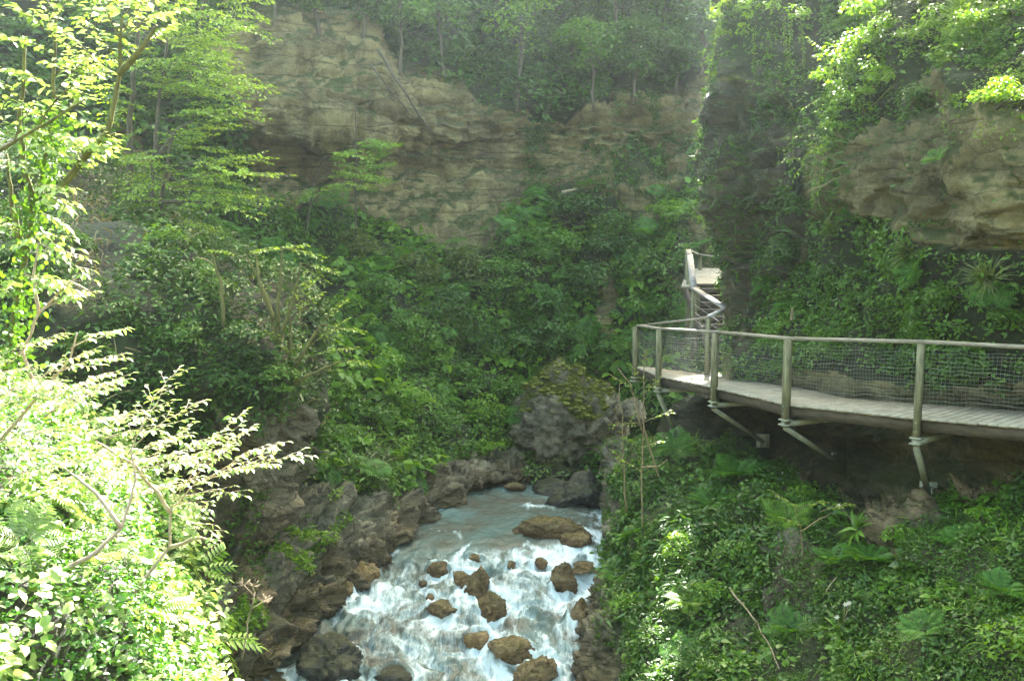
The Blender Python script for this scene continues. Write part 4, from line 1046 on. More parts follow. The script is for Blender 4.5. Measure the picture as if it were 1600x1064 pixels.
# moss cap on the big boulder
sel = (BIGS[:, 2] > 0.5) & (fbm(BIGS * 1.9 + 4, 3) + 0.9 * BIGS[:, 2] + 0.1 * BIGS[:, 0] > 0.72)
idx = np.nonzero(sel)[0]
mb = MB(); n = 4000
k = rng.choice(idx, n); c = BIGV[k] + rng.normal(size=(n, 3)) * 0.02
v, f = ICO[3]
keep = rng.choice(n, 1100, replace=False)
for q in keep:
    r = rng.uniform(0.03, 0.1)
    mb.add(c[q] + v * (1 + 0.12 * fbm(v * 3 + q, 2))[:, None] * [r, r, r * 0.62], [f])
mb.build('moss', plain_mat('moss_cushion', (0.07, 0.085, 0.012), (0.15, 0.16, 0.022), 30, 0.95, (1, 1, 1), 0.9, (0.22, 0.22, 0.04)), bt, smooth=True)
mb = MB(); n = 24000; k = rng.choice(idx, n); nn_ = nrm(BIGV[k] - big_c)
pos = BIGV[k] + rng.normal(size=(n, 3)) * 0.05 + nn_ * 0.045
put_leaves(mb, DIAN, pos, nrm(nn_ + rng.normal(size=(n, 3)) * 0.7), rdir(n), 0.035 + 0.025 * rng.random(n))
mb.build('moss', LM['moss'], bt)['kind'] = 'stuff'
# ================================================================== SHRUBS AND TREES ON THE FAR SLOPE
def bush(sheet, px, py, rpx, sp, label, name='bush', group=None, tm=DIA, size=None, dens=1.0, lift=0.35, flat=0.8, wide=1.0, cat='bush', at=None):
    p, n = sheet.at(px, py) if at is None else (np.array(at, float), np.array([0, -0.6, 0.8]))
    d = p[1]; r = rpx * d / F
    c = p + n * r * lift + Z * r * 0.1
    pl = Plant(name, p, label, cat, group)
    size = size or max(0.07, 0.0042 * d)
    nl = int(dens * 3.2 * (r / size) ** 2 * 6)
    pos, out = lobes_crown(c, (r * wide, r * 0.9, r * flat), 9, nl)
    up = nrm(out * 0.7 + Z * 0.8 + rng.normal(size=out.shape) * 0.5)
    dd = rdir(len(pos), 0.5) + out * 0.5; dd = nrm(dd - up * (dd * up).sum(1, keepdims=True))
    pl.leaves(tm, pos, dd, up, size * (0.6 + 0.75 * rng.random(len(pos))))
    for k in range(6):
        e = c + rdir(1)[0] * np.array([r * wide, r, r * flat]) * 0.75 + Z * 0.1 * r
        pl.wood.tube(wig(p - n * 0.1, e, 7, 0.08), np.linspace(0.02 + 0.008 * r, 0.006, 7), 5)
    pl.done(M['bark'], LM[sp])
G_B = 'bushes on the far slope'
for (px, py, r, sp, lab) in [
    (505, 605, 46, 'fresh', 'bright green bush at the left end of the far slope, above the stream bank'),
    (560, 650, 50, 'mid', 'rounded green bush low on the slope, above the bare bank rocks'),
    (518, 706, 44, 'mid', 'dark green bush hanging over the rocks at the left end of the bank'),
    (612, 696, 46, 'fresh', 'leafy bush at the lower edge of the green slope, mid bank'),
    (470, 655, 40, 'mid', 'small bush directly right of the shaded overhang'),
    (585, 585, 44, 'fresh', 'light green bush half way up the left part of the slope'),
    (645, 640, 46, 'fresh', 'fine-leaved light green bush in the middle of the lower slope'),
    (695, 668, 42, 'mid', 'low green bush above the long strip of brown bank rock'),
    (725, 605, 44, 'mid', 'soft green bush left of the mossy boulder, higher than its top'),
    (757, 655, 38, 'fresh', 'light bush just left of the huge mossy boulder'),
    (765, 700, 26, 'fresh', 'small bush at the water end of the slope, by the grey leaning rock'),
    (742, 525, 50, 'dark', 'dark glossy bush in the centre of the far slope'),
    (800, 545, 46, 'dark', 'dark bush up the slope behind the mossy boulder'),
    (692, 488, 46, 'dark', 'dark rounded bush left of centre, below the twiggy olive bushes'),
    (862, 528, 46, 'dark', 'dark leafy bush straight above the moss cap of the boulder'),
    (905, 565, 36, 'mid', 'green bush touching the top right of the mossy boulder'),
    (835, 480, 46, 'dark', 'dark bush between the olive bushes and the ivy mass'),
    (965, 545, 34, 'mid', 'green bush in front of the far end of the walkway'),
    (628, 530, 46, 'mid', 'green bush on the left middle of the far slope'),
    (890, 345, 46, 'dark', 'topmost ivy mound at the foot of the layered cliff'),
    (955, 380, 54, 'dark', 'large ivy mound on the upper slope, left of the landing'),
    (862, 405, 50, 'mid', 'ivy mound with paler leaves, left on the upper slope'),
    (930, 450, 50, 'dark', 'ivy mound low on the upper slope, above the grey wet streak'),
    (1012, 425, 44, 'dark', 'ivy mound next to the landing of the steps'),
    (1005, 490, 40, 'mid', 'bush behind the far corner of the railing'),
    (1045, 520, 32, 'olive', 'yellowish bush seen through the railing at its far corner'),
    (645, 425, 52, 'olive', 'twiggy olive bush under the yellow patch of cliff'),
    (722, 435, 50, 'olive', 'twiggy olive bush right of the one under the yellow cliff patch'),
    (600, 470, 42, 'mid', 'green bush left below the twiggy olive bushes'),
    (785, 445, 44, 'mid', 'green bush right of the twiggy olive bushes'),
    (555, 410, 46, 'olive', 'olive bush at the foot of the two slim saplings'),
    (1045, 350, 40, 'fresh', 'feathery light green bush above the landing of the steps'),
    (545, 500, 44, 'fresh', 'light bush between the mound and the far slope'),
    (680, 570, 40, 'fresh', 'light green bush in the middle of the slope, below the dark ones'),
    (790, 610, 34, 'mid', 'green bush squeezed behind the left shoulder of the mossy boulder'),
    (1090, 560, 26, 'lime', 'low yellow-green bush behind the deck at the foot of the steps')]:
    bush(backs, px, py, r, sp, lab, group=G_B)

def tall_tree(px, py, hpx, rpx, sp, label, d_off=0.0, n=1300, size=0.2, lobes=14, group='trees above the layered cliff', bare=0.35, sheet=None):
    p, nn_ = (sheet or backs).at(px, py); p = p + np.array([0, d_off, 0])
    d = p[1]; h = hpx * d / F; r = rpx * d / F
    pl = Plant('tree', p, label, 'tree', group)
    tip = p + np.array([rng.uniform(-0.15, 0.15) * h, -0.12 * h, h])
    tr = wig(p - Z * 0.3, tip, 10, 0.05); pl.wood.tube(tr, np.linspace(0.05 + 0.012 * h, 0.012, 10), 6)
    c = interp(tr, 0.5 + bare * 0.5)[0]
    pos, out = lobes_crown(c, (r, r * 0.9, h * 0.5), lobes, n)
    for k in range(14):
        o = interp(tr, rng.uniform(0.3, 0.9))[0]; e = pos[rng.integers(len(pos))]
        pl.wood.tube(wig(o, o + (e - o) * 0.9, 7, 0.08), np.linspace(0.03, 0.006, 7), 4)
    up = nrm(Z + out * 0.5 + rng.normal(size=out.shape) * 0.45)
    dd = rdir(len(pos), 0.35) + out * 0.6 - Z * 0.2; dd = nrm(dd - up * (dd * up).sum(1, keepdims=True))
    pl.leaves(DIA, pos, dd, up, size * (0.6 + 0.75 * rng.random(len(pos))), 'crown')
    pl.done(M['bark'], LM[sp], 'trunk')
for (px, py, h, r, sp, lab) in [
    (425, 20, 90, 50, 'mid', 'small tree on the left end of the cliff top'),
    (500, 45, 110, 44, 'mid', 'thin green tree on the cliff top above the broken rock'),
    (560, 60, 100, 42, 'dark', 'dark tree behind the leaning dead pole'),
    (628, 105, 130, 46, 'mid', 'tree with visible pale stem on the cliff top, left of centre'),
    (700, 115, 140, 44, 'mid', 'tree left of the bright yellow-green tree on the cliff top'),
    (800, 165, 190, 58, 'fresh', 'bright yellow-green tree hanging over the cliff edge'),
    (862, 175, 120, 50, 'dark', 'dark tree on the cliff edge right of the bright tree'),
    (925, 160, 120, 54, 'mid', 'broad tree on the upper slope, second right of the bright tree'),
    (992, 150, 110, 52, 'dark', 'dense dark tree on the upper slope above the long rock ledge'),
    (1055, 140, 110, 50, 'dark', 'dense dark tree near the right rock corner'),
    (895, 80, 120, 54, 'dark', 'dark tree high on the slope behind the cliff-edge trees'),
    (965, 60, 120, 54, 'mid', 'mid-green tree high on the slope in the brightest haze'),
    (1040, 55, 120, 54, 'mid', 'high tree nearest the right rock corner'),
    (740, 30, 120, 50, 'mid', 'pale hazy tree at the top edge, above the bright tree'),
    (650, 10, 110, 48, 'mid', 'hazy tree cut by the top edge, above the pale-stemmed tree'),
    (1095, 105, 100, 40, 'dark', 'dark tree half hidden by the right rock corner')]:
    tall_tree(px, py, h, r, sp, lab)

def sapling(trunks, sprays, name, label, sp, tm=DIA, size=0.11, every=0.075, rad=0.03, wood='bark', nside=7, tier=0.9, droop=0.2, rr=0.009, group=None, cat='tree', loc=None, reach=0.42, part='trunk', amp=0.04):
    """trunks: polylines of (px, py, d); sprays: (px0, py0, d0, px1, py1, d1)"""
    ps = [np.array([P(*q) for q in t]) for t in trunks]
    pl = Plant(name, ps[0][0] if loc is None else loc, label, cat, group)
    for t in ps:
        L = []
        for a, b in zip(t[:-1], t[1:]): L.append(wig(a, b, 6, amp)[:-1])
        t2 = np.vstack(L + [t[-1:]]); pl.wood.tube(t2, np.linspace(rad, rad * 0.35, len(t2)), 7)
    for s in sprays:
        pl.spray(P(*s[:3]), P(*s[3:]), tm, size, every, rr, nside, reach, tier, 'crown' if cat == 'tree' else 'foliage', droop)
    return pl.done(M[wood], LM[sp], part)

# layered trees on the grey slope, upper left
def layered(x0, y0, x1, y1, d, n, right, seed, ymin, ymax, lo, hi):
    r = np.random.default_rng(seed); out = []
    for k in range(n):
        t = (k + r.uniform(0, 1)) / n; y = ymin + (ymax - ymin) * t
        l = r.uniform(lo, hi) * (0.6 + 0.4 * math.sin(math.pi * min(1, t + 0.15)))
        s = right if r.random() < 0.72 else -0.55 * right
        xs_ = x0 + (x1 - x0) * (y0 - y) / (y0 - y1)
        dd = d + r.uniform(-1.6, 0.8)
        out.append((xs_, y, d, xs_ + s * l, y + r.uniform(-40, 30) + 0.1 * l, dd))
    return out
sapling([[(205, 320, 23.2), (203, 230, 23.0), (207, 120, 22.9), (225, -40, 22.9)]], layered(205, 320, 225, -40, 22.9, 46, 1, 2, -60, 170, 70, 200),
        'layered_tree', 'tallest light green tree with tiers of leaves, upper left, trunk in front of grey rock', 'spring', size=0.12, rad=0.1)
sapling([[(236, 345, 22.6), (240, 260, 22.5), (246, 180, 22.4), (262, 60, 22.4)], [(240, 255, 22.5), (275, 205, 22.2), (300, 190, 22.0)]], layered(240, 330, 262, 60, 22.4, 34, 1, 5, 60, 300, 70, 180),
        'layered_tree', 'slimmer forked tree just right of the tallest layered tree', 'spring', size=0.115, rad=0.075)
sapling([[(254, 365, 21.9), (252, 310, 21.8), (262, 250, 21.6), (270, 210, 21.5)], [(205, 318, 22), (250, 315, 21.8), (300, 315, 21.4), (340, 318, 21.0)]], layered(254, 365, 290, 200, 21.4, 26, 1, 9, 240, 350, 90, 190),
        'layered_tree', 'low tree with a dark horizontal branch and drooping leafy tips, by the grey slope', 'spring', size=0.11, rad=0.06)
sapling([[(300, 130, 25.5), (310, 60, 25.3), (330, -60, 25.2)]], layered(300, 130, 330, -60, 25.2, 26, 1, 14, -70, 110, 50, 120),
        'layered_tree', 'hazy light green tree in the top left, against the shadowed cliff', 'spring', size=0.13, rad=0.08)
sapling([[(556, 385, 33.2), (555, 280, 33.0), (557, 160, 33.0)]], layered(556, 385, 557, 160, 32.8, 14, 1, 21, 215, 300, 30, 75),
        'slim_sapling', 'slim bare-stemmed sapling standing in front of the brown cliff base', 'fresh', size=0.15, rad=0.04)
sapling([[(478, 360, 31.5), (490, 290, 31.2), (505, 245, 31.0)]], layered(478, 360, 505, 245, 31, 14, 1, 23, 235, 320, 40, 110),
        'slim_sapling', 'leaning sapling with flat yellow-green leaf tiers left of the slim bare stem', 'lime', size=0.14, rad=0.035)

# mound shrubs
G_M = 'bushes on the shaded mound'
for (px, py, r, sp, lab) in [
    (225, 430, 46, 'mid', 'glossy bush on top of the shaded mound, below the grey slope'),
    (320, 455, 50, 'mid', 'large bush in the middle of the shaded mound'),
    (185, 500, 44, 'dark', 'dark bush at the left end of the shaded mound'),
    (275, 545, 48, 'mid', 'bush low on the mound, behind the white sunlit sprays'),
    (385, 545, 46, 'dark', 'dark bush right on the mound, under the bare stems'),
    (350, 600, 40, 'dark', 'dark bush hanging over the overhang of the mound'),
    (430, 590, 36, 'mid', 'bush at the right tip of the mound, over the stream'),
    (265, 395, 36, 'fresh', 'light ferny bush where the grey slope meets the mound'),
    (130, 560, 44, 'mid', 'dark green bush behind the leaning near tree'),
    (60, 430, 55, 'dark', 'dark ivy bush behind the near tree trunk'),
    (40, 300, 60, 'dark', 'dark ivy bush deep behind the upper near tree'),
    (120, 390, 30, 'mid', 'small bush on the brown earth face left of the mound')]:
    bush(mound, px, py, r, sp, lab, group=G_M, tm=DIA, size=0.085)
sapling([[(432, 540, 17.6), (420, 470, 17.5), (385, 400, 17.4)], [(432, 540, 17.6), (438, 450, 17.5), (440, 385, 17.5)], [(432, 540, 17.6), (455, 480, 17.5), (470, 410, 17.4)], [(428, 500, 17.5), (405, 440, 17.4), (398, 390, 17.5)], [(350, 510, 17.3), (345, 440, 17.3), (330, 395, 17.3)]],
        [(385, 405, 17.4, 330, 392, 17.2), (385, 400, 17.4, 430, 388, 17.2), (440, 390, 17.5, 400, 395, 17.0), (440, 388, 17.5, 500, 405, 17.3), (470, 412, 17.4, 525, 428, 17.2), (470, 415, 17.4, 505, 445, 17.0), (440, 395, 17.5, 470, 385, 17.0)],
        'multi_stem_tree', 'bare tree with many mossy upright stems and a flat yellow-green top on the mound', 'lime', size=0.085, every=0.06, rad=0.045, wood='mossbark')
sapling([[(438, 660, 17.9), (440, 610, 17.8), (455, 560, 17.7), (452, 480, 17.7)], [(440, 615, 17.8), (475, 590, 17.6), (530, 565, 17.5)], [(445, 600, 17.8), (480, 540, 17.6), (500, 510, 17.5)]],
        [(452, 500, 17.7, 500, 460, 17.4), (452, 480, 17.7, 485, 440, 17.4), (480, 545, 17.6, 540, 500, 17.4), (500, 515, 17.5, 565, 520, 17.3), (530, 565, 17.5, 575, 570, 17.4), (480, 560, 17.6, 550, 545, 17.3), (455, 560, 17.7, 420, 520, 17.4), (500, 510, 17.5, 540, 470, 17.4)],
        'leaning_tree', 'mossy little tree leaning out from the tip of the mound, light leaves', 'lime', size=0.085, every=0.06, rad=0.06, wood='mossbark')

# ================================================================== NEAR TREE AND SUNLIT SHRUBS, LEFT
def near_sprays(lst, d, dn=0.3):
    return [(a, b, d + rng.uniform(-dn, dn), e, f, d + rng.uniform(-dn, dn) - 0.15) for (a, b, e, f) in lst]
sapling([[(5, 600, 10.0), (25, 480, 9.9), (45, 370, 9.8), (70, 250, 9.7), (84, 150, 9.6), (86, 30, 9.6)], [(96, 294, 9.7), (150, 222, 9.5), (180, 209, 9.4)], [(120, 260, 9.6), (168, 206, 9.4), (187, 115, 9.3), (190, 30, 9.2)], [(187, 115, 9.3), (220, 78, 9.1), (245, 40, 9.0)], [(38, 400, 9.8), (20, 330, 9.7), (10, 240, 9.6)], [(50, 330, 9.7), (30, 200, 9.6), (40, 60, 9.5)]],
        near_sprays([(190, 60, 285, 15), (220, 78, 270, 40), (190, 30, 240, -20), (187, 100, 130, 30), (150, 100, 60, 20), (150, 120, 95, 60), (86, 60, 20, 10), (86, 90, 30, 60), (84, 150, 150, 80), (84, 160, 165, 110), (84, 140, 10, 110), (80, 190, 140, 150), (80, 190, 20, 160), (70, 250, 130, 215), (70, 250, 165, 235), (60, 280, 0, 250), (60, 290, 100, 300), (96, 294, 180, 212), (50, 330, 110, 360), (45, 360, 100, 400), (40, 380, 0, 340), (190, 70, 150, -10), (86, 40, 130, -30), (86, 60, 60, -40), (40, 80, -30, 40), (30, 150, -40, 120), (187, 60, 225, 5), (84, 200, 40, 210), (60, 300, 110, 330), (35, 430, 95, 445), (35, 430, 120, 470), (25, 470, -20, 440), (84, 120, 120, 90), (86, 20, 30, -30), (168, 206, 120, 190)], 9.5),
        'leafy_tree', 'near tree at the left edge with bright sunlit leaves and an ivied trunk', 'pale', tm=LEAF, size=0.095, every=0.05, rad=0.036, wood='mossbark', nside=6, rr=0.007, droop=0.35, tier=0.7, reach=0.5)
sapling([[(-60, 262, 8.2), (0, 235, 8.2), (70, 195, 8.15), (133, 155, 8.1)]], near_sprays([(60, 200, 120, 130), (20, 225, 60, 150), (-20, 240, 20, 140)], 8.1),
        'bare_branch', 'thick bare diagonal branch crossing the left edge of the picture', 'pale', tm=LEAF, size=0.09, every=0.1, rad=0.022, wood='mossbark', nside=3, cat='branch', part='limb')
# ivy on the near trunk
pl = Plant('ivy', P(40, 400, 9.7), 'sunlit ivy climbing the trunk of the near tree', 'ivy')
pth = np.array([P(*q) for q in [(10, 600, 9.85), (25, 480, 9.8), (45, 370, 9.7), (70, 250, 9.6), (84, 170, 9.5)]])
pos = interp(pth, rng.random(900)) + rng.normal(size=(900, 3)) * [0.12, 0.08, 0.05]
pl.leaves(BROAD, pos, rdir(900) - Z * 0.5, nrm(rng.normal(size=(900, 3)) * 0.5 + [0, -0.8, 0.5]), 0.05 + 0.03 * rng.random(900)); pl.done(M['bark'], LM['mid'])

def horizontal_sprays(n, poly, d0, d1, lx, seed):
    r = np.random.default_rng(seed); out = []
    xs_ = [q[0] for q in poly]; ys_ = [q[1] for q in poly]
    while len(out) < n:
        x = r.uniform(min(xs_), max(xs_)); y = r.uniform(min(ys_), max(ys_))
        if not inpoly(np.array([x]), np.array([y]), poly)[0]: continue
        l = lx * r.uniform(0.7, 1.2); d = r.uniform(d0, d1)
        out.append((x - l, y + r.uniform(10, 55), d + 0.2, x, y, d))
    return out
KW = dict(tm=LEAF, size=0.07, every=0.055, nside=6, rr=0.006, droop=0.3, tier=1.1, cat='shrub', part='stem', wood='pink', reach=0.4)
sapling([[(165, 985, 8.6), (225, 905, 8.7), (265, 855, 8.8), (266, 800, 8.9), (300, 760, 9.0)], [(265, 855, 8.8), (310, 840, 8.7), (345, 845, 8.6)], [(265, 800, 8.9), (215, 730, 9.0), (150, 690, 9.0)]],
        [(300, 760, 9, 488, 712, 8.9), (330, 745, 9, 448, 690, 8.8), (300, 760, 9, 430, 725, 8.7), (280, 770, 9, 385, 640, 8.9), (300, 750, 9, 395, 668, 8.8), (270, 780, 8.9, 385, 775, 8.6), (266, 800, 8.9, 345, 848, 8.5), (266, 790, 8.9, 330, 800, 8.4), (260, 740, 9, 365, 700, 8.6), (240, 730, 9, 330, 690, 8.5), (220, 735, 9, 300, 660, 8.8), (200, 720, 9, 340, 735, 8.4)]
        + horizontal_sprays(9, [(200, 660), (360, 660), (400, 730), (300, 800), (150, 780)], 8.3, 9.2, 110, 31),
        'spray_shrub', 'sunlit shrub whose flat pale sprays reach farthest right over the stream', 'pale', rad=0.022, **KW)
sapling([[(70, 905, 8.0), (140, 870, 8.1), (190, 825, 8.3), (212, 750, 8.5), (205, 700, 8.6)], [(190, 825, 8.3), (150, 770, 8.4), (100, 730, 8.5)]],
        horizontal_sprays(22, [(40, 600), (200, 580), (270, 640), (240, 740), (60, 760)], 8.2, 9.4, 115, 37) + [(205, 700, 8.6, 280, 575, 9.2), (205, 700, 8.6, 320, 625, 9.1), (200, 710, 8.6, 255, 605, 9.2)],
        'spray_shrub', 'sunlit shrub with dense tiers of whitish leaves at the left edge, mid height', 'pale', rad=0.024, **KW)
sapling([[(0, 690, 9.4), (60, 620, 9.4), (110, 560, 9.4), (120, 520, 9.4)], [(60, 620, 9.4), (35, 550, 9.4), (60, 490, 9.4), (110, 440, 9.3), (140, 455, 9.2)], [(60, 490, 9.4), (52, 430, 9.4), (60, 380, 9.4)]],
        [(110, 545, 9.4, 198, 512, 9.2), (60, 490, 9.4, 150, 455, 9.2), (60, 380, 9.4, 150, 440, 9.2), (50, 600, 9.4, 150, 548, 9.2), (80, 590, 9.4, 200, 560, 9.0)] + horizontal_sprays(12, [(0, 470), (90, 490), (170, 560), (150, 620), (0, 600)], 8.9, 9.6, 90, 41),
        'spray_shrub', 'thin sunlit shrub with curved tips beside the near tree trunk', 'pale', rad=0.02, **KW)

def rosette(tm, sheet, px, py, n, size, key, label, name, cat, group=None, tilt=(0.15, 0.7), at=None, mat=None, lift=0.02, upb=0.0):
    p, nn_ = sheet.at(px, py) if at is None else (np.array(at, float), np.array([0, -0.5, 0.85]))
    pl = Plant(name, p, label, cat, group)
    a = np.arange(n) * 2 * math.pi / n + rng.uniform(0, 0.6, n)
    el = rng.uniform(tilt[0], tilt[1], n) + upb
    base = nrm(nn_ * 0.55 + Z * 0.6)
    s1 = nrm(np.cross(base, [0.3, 0.9, 0.1])); s2 = np.cross(base, s1)
    d = (np.cos(a)[:, None] * s1 + np.sin(a)[:, None] * s2) * np.cos(el)[:, None] + base * np.sin(el)[:, None]
    up = nrm(base * 1.0 - d * (d @ base)[:, None] + rng.normal(size=(n, 3)) * 0.08)
    pos = p + nn_ * lift + d * 0.02
    pl.leaves(tm, np.broadcast_to(pos, (n, 3)), d, up, size * rng.uniform(0.75, 1.15, n), key)
    return pl, base
def fern(sheet, px, py, rpx, label, mat='fern', n=11, group='ferns'):
    d = sheet.at(px, py)[0][1]
    pl, _ = rosette(FROND, sheet, px, py, n, rpx * d / F, 'frond', label, 'fern', 'fern', group, lift=0.1)
    pl.done(M['bark'], LM[mat])
for (px, py, r, lab, m_) in [
    (1055, 705, 46, 'fern below the bracket at the far end of the walkway', 'fern'),
    (1150, 745, 50, 'broad dark fern in the shade under the walkway', 'fern'),
    (1115, 790, 46, 'fern drooping left of centre on the right bank, below the shaded one', 'fern'),
    (1232, 815, 48, 'pale-tipped fern in the middle of the right bank', 'fresh'),
    (1075, 945, 44, 'single bright upright fern near the stream edge', 'fresh'),
    (1360, 880, 52, 'large fern right of the bare rock patch on the right bank', 'fern'),
    (1310, 885, 40, 'smaller fern touching the bare rock patch on the right bank', 'fern'),
    (975, 900, 44, 'fern hanging over the stream from the right bank', 'fern'),
    (1000, 835, 40, 'fern at the water edge below the thin sapling', 'fern'),
    (1450, 990, 50, 'fern low in the green carpet of the right bank', 'fern'),
    (1500, 850, 44, 'fern under the nearest bracket of the walkway', 'fern'),
    (1235, 990, 46, 'fern beside the fallen branch on the right bank', 'fern'),
    (1065, 1030, 46, 'fern at the bottom of the right bank, near the wet rock edge', 'fern'),
    (1560, 930, 46, 'fern at the right edge, in the green carpet', 'fern')]:
    fern(rightb, px, py, r, lab, m_)
for (px, py, r, lab) in [
    (1440, 420, 44, 'tall fern tuft growing below the bare tan rock'),
    (1330, 350, 40, 'fern in the crack left of the tan rock'),
    (1555, 455, 46, 'arching fern at the right edge above the railing'),
    (1240, 480, 34, 'fern on the wall by the pale peg, left part'),
    (1200, 440, 34, 'fern on the wall beside the dark gap of the steps'),
    (1470, 250, 24, 'little fern growing alone on the face of the tan rock')]:
    fern(rightw, px, py, r, lab, 'fern', group='ferns on the rock wall')
for (px, py, r, lab) in [
    (110, 805, 70, 'sunlit fern in the middle of the near bank'), (35, 850, 75, 'sunlit fern at the left edge of the near bank'),
    (140, 880, 70, 'sunlit fern beside the bare stem on the near bank'), (230, 960, 60, 'sunlit fern low on the near bank, by the stem base')]:
    fern(near, px, py, r, lab, 'pale', 9, 'sunlit ferns')
for (px, py, n, s, lab) in [
    (315, 885, 8, 0.42, 'plant with drooping feather-shaped leaves at the edge of the near bank'),
    (345, 1005, 8, 0.45, 'plant with large feather-shaped leaves, bottom right corner of the near bank'),
    (300, 800, 7, 0.38, 'darker feather-leaved plant behind the sunlit sprays')]:
    pl, b = rosette(PINN, near, px, py, n, s, 'leaf', lab, 'leafy_plant', 'plant', 'feather-leaved plants', (0.3, 0.9), lift=0.1); pl.done(M['bark'], LM['fresh'])
# dead flower head
pl = Plant('dead_umbel', P(372, 1040, 8.1), 'dry brown flower stalk with a spidery head in front of the wet bank', 'dried flower')
a = P(378, 1030, 8.2); b = P(398, 925, 8.2)
pl.wood.tube(wig(a, b, 8, 0.05), 0.006, 5)
for k in range(3):
    o = b if k == 0 else interp(np.array([a, b]), 0.55 + 0.2 * k)[0]
    h = o + np.array([[-0.02, 0, 0.05], [0.12, 0, 0.08], [-0.09, 0, 0.1]][k]); pl.wood.tube([o, h], 0.004, 4)
    for q in range(14):
        e = h + nrm(np.array([rng.normal(), rng.normal(), rng.uniform(0.1, 0.9)])) * 0.075; pl.wood.tube([h, e], 0.0022, 3)
pl.done(M['dead'], LM['straw'])

# ================================================================== RIGHT SIDE PLANTS
def crown_bush(name, label, lobes, sp, size, dens, cat='shrub', tm=LEAF, stems=(), wood='mossbark', droop=0.3, tails=()):
    pl = Plant(name, P(*lobes[0][:3]), label, cat)
    for (px, py, d, r) in lobes:
        R_ = r * d / F; n = int(dens * 14 * (R_ / size) ** 2)
        pos, out = lobes_crown(P(px, py, d), (R_, R_, R_ * 0.85), 7, n)
        up = nrm(out * 0.5 + Z * 0.9 + rng.normal(size=out.shape) * 0.45); dd = rdir(len(pos), 0.4) + out * 0.6 - Z * droop
        dd = nrm(dd - up * (dd * up).sum(1, keepdims=True)); pl.leaves(tm, pos, dd, up, size * (0.6 + 0.7 * rng.random(len(pos))))
    for t in tails:
        pts = wig(P(*t[:3]), P(*t[3:]), 10, 0.05); pl.wood.tube(pts, 0.006, 4); pl.twig_leaves(pts, tm, size, 0.045, 0.8, droop=0.4)
    for t in stems:
        pts = np.array([P(*q) for q in t]); pl.wood.tube(np.vstack([wig(x, y, 5, 0.06) for x, y in zip(pts[:-1], pts[1:])]), 0.018, 6)
    return pl.done(M[wood], LM[sp])
crown_bush('hanging_shrub', 'bright sunlit shrub hanging from the top of the right rock wall', [
    (1300, 110, 19.9, 40), (1340, 80, 19.8, 42), (1385, 55, 19.4, 42), (1430, 65, 18.8, 38), (1330, 150, 19.3, 42), (1375, 115, 18.9, 38), (1305, 185, 19.4, 34), (1295, 230, 19.4, 28), (1465, 40, 18.4, 36), (1350, 30, 19.8, 40)],
    'fresh', 0.085, 0.85, stems=[[(1345, 215, 19.3), (1350, 150, 19.4), (1385, 120, 19.2), (1440, 100, 19.0)], [(1345, 215, 19.3), (1320, 260, 19.2), (1270, 280, 19.3)], [(1345, 180, 19.4), (1400, 130, 19.0)]],
    tails=[(1280, 210, 19.4, 1225, 215, 19.4), (1275, 240, 19.3, 1215, 255, 19.3), (1275, 240, 19.3, 1270, 320, 19.2), (1290, 240, 19.3, 1278, 300, 19.1), (1285, 150, 19.4, 1255, 170, 19.3), (1290, 80, 19.8, 1262, 60, 19.6), (1265, 230, 19.3, 1240, 280, 19.2)])
crown_bush('hanging_ivy', 'glowing curtain of ivy on the left edge of the right rock corner', [
    (1128, 10, 24.6, 17), (1126, 50, 24.4, 14), (1130, 85, 24.2, 12), (1122, 120, 24.0, 11), (1120, 150, 23.8, 9), (1117, 30, 24.8, 14), (1140, -20, 24.8, 22)], 'lime', 0.1, 0.9, cat='ivy', tm=DIA,
    tails=[(1128, 20, 24.4, 1114, 90, 24.2), (1126, 90, 24.2, 1115, 165, 23.9), (1122, 140, 23.8, 1121, 215, 23.6), (1123, 250, 23.6, 1119, 300, 23.4)])
crown_bush('hanging_ivy', 'sunlit clump of ivy on the top of the rock corner, left of the hanging shrub', [
    (1175, 15, 23.4, 24), (1215, 5, 23.0, 26), (1160, 50, 23.3, 14), (1245, 20, 22.4, 22)], 'fresh', 0.09, 0.8, cat='ivy', tm=DIA,
    tails=[(1225, 20, 22.6, 1228, 105, 22.2), (1236, 20, 22.5, 1236, 110, 22.1), (1180, 30, 23.2, 1178, 110, 22.8), (1145, 120, 23.2, 1190, 130, 22.6), (1250, 30, 22.2, 1256, 100, 21.8)])
for (px, py, r, sp, lab, kw) in [
    (1222, 470, 32, 'mid', 'ivy bush on the wall right of the dark gap of the steps', {}),
    (1225, 400, 36, 'dark', 'dark bush on the corner wall above the pale peg', {}),
    (1215, 540, 34, 'mid', 'bush leaning over the deck beside the second far post', {}),
    (1205, 578, 24, 'mid', 'low bush on the deck edge at the rock corner', {}),
    (1300, 560, 40, 'mid', 'leafy bush behind the railing mesh, left of the middle', {}),
    (1400, 575, 42, 'dark', 'bush behind the railing mesh left of the nearest post', {}),
    (1520, 570, 46, 'dark', 'bush behind the railing mesh right of the nearest post', {}),
    (1300, 440, 36, 'dark', 'dark ivy hump under the left end of the tan rock', {}),
    (1480, 470, 42, 'mid', 'green bush on the wall above the nearest post', {}),
    (1570, 500, 40, 'mid', 'green bush on the wall at the right edge above the rail', {}),
    (1390, 490, 40, 'mid', 'green bush on the wall above the middle of the rail', {}),
    (1250, 330, 32, 'dark', 'dark ivy hump under the tail of the hanging shrub', {}),
    (1540, 60, 56, 'fresh', 'bright bush at the top right corner above the mossy ledge', {}),
    (1440, 160, 40, 'dark', 'dark bush in the shade under the hanging shrub', {}),
    (1560, 160, 46, 'fresh', 'leafy yellow-green bush on the mossy ledge at the right edge', {})]:
    bush(rightw, px, py, r, sp, lab, group='bushes on the right rock wall', size=0.075, lift=0.2)
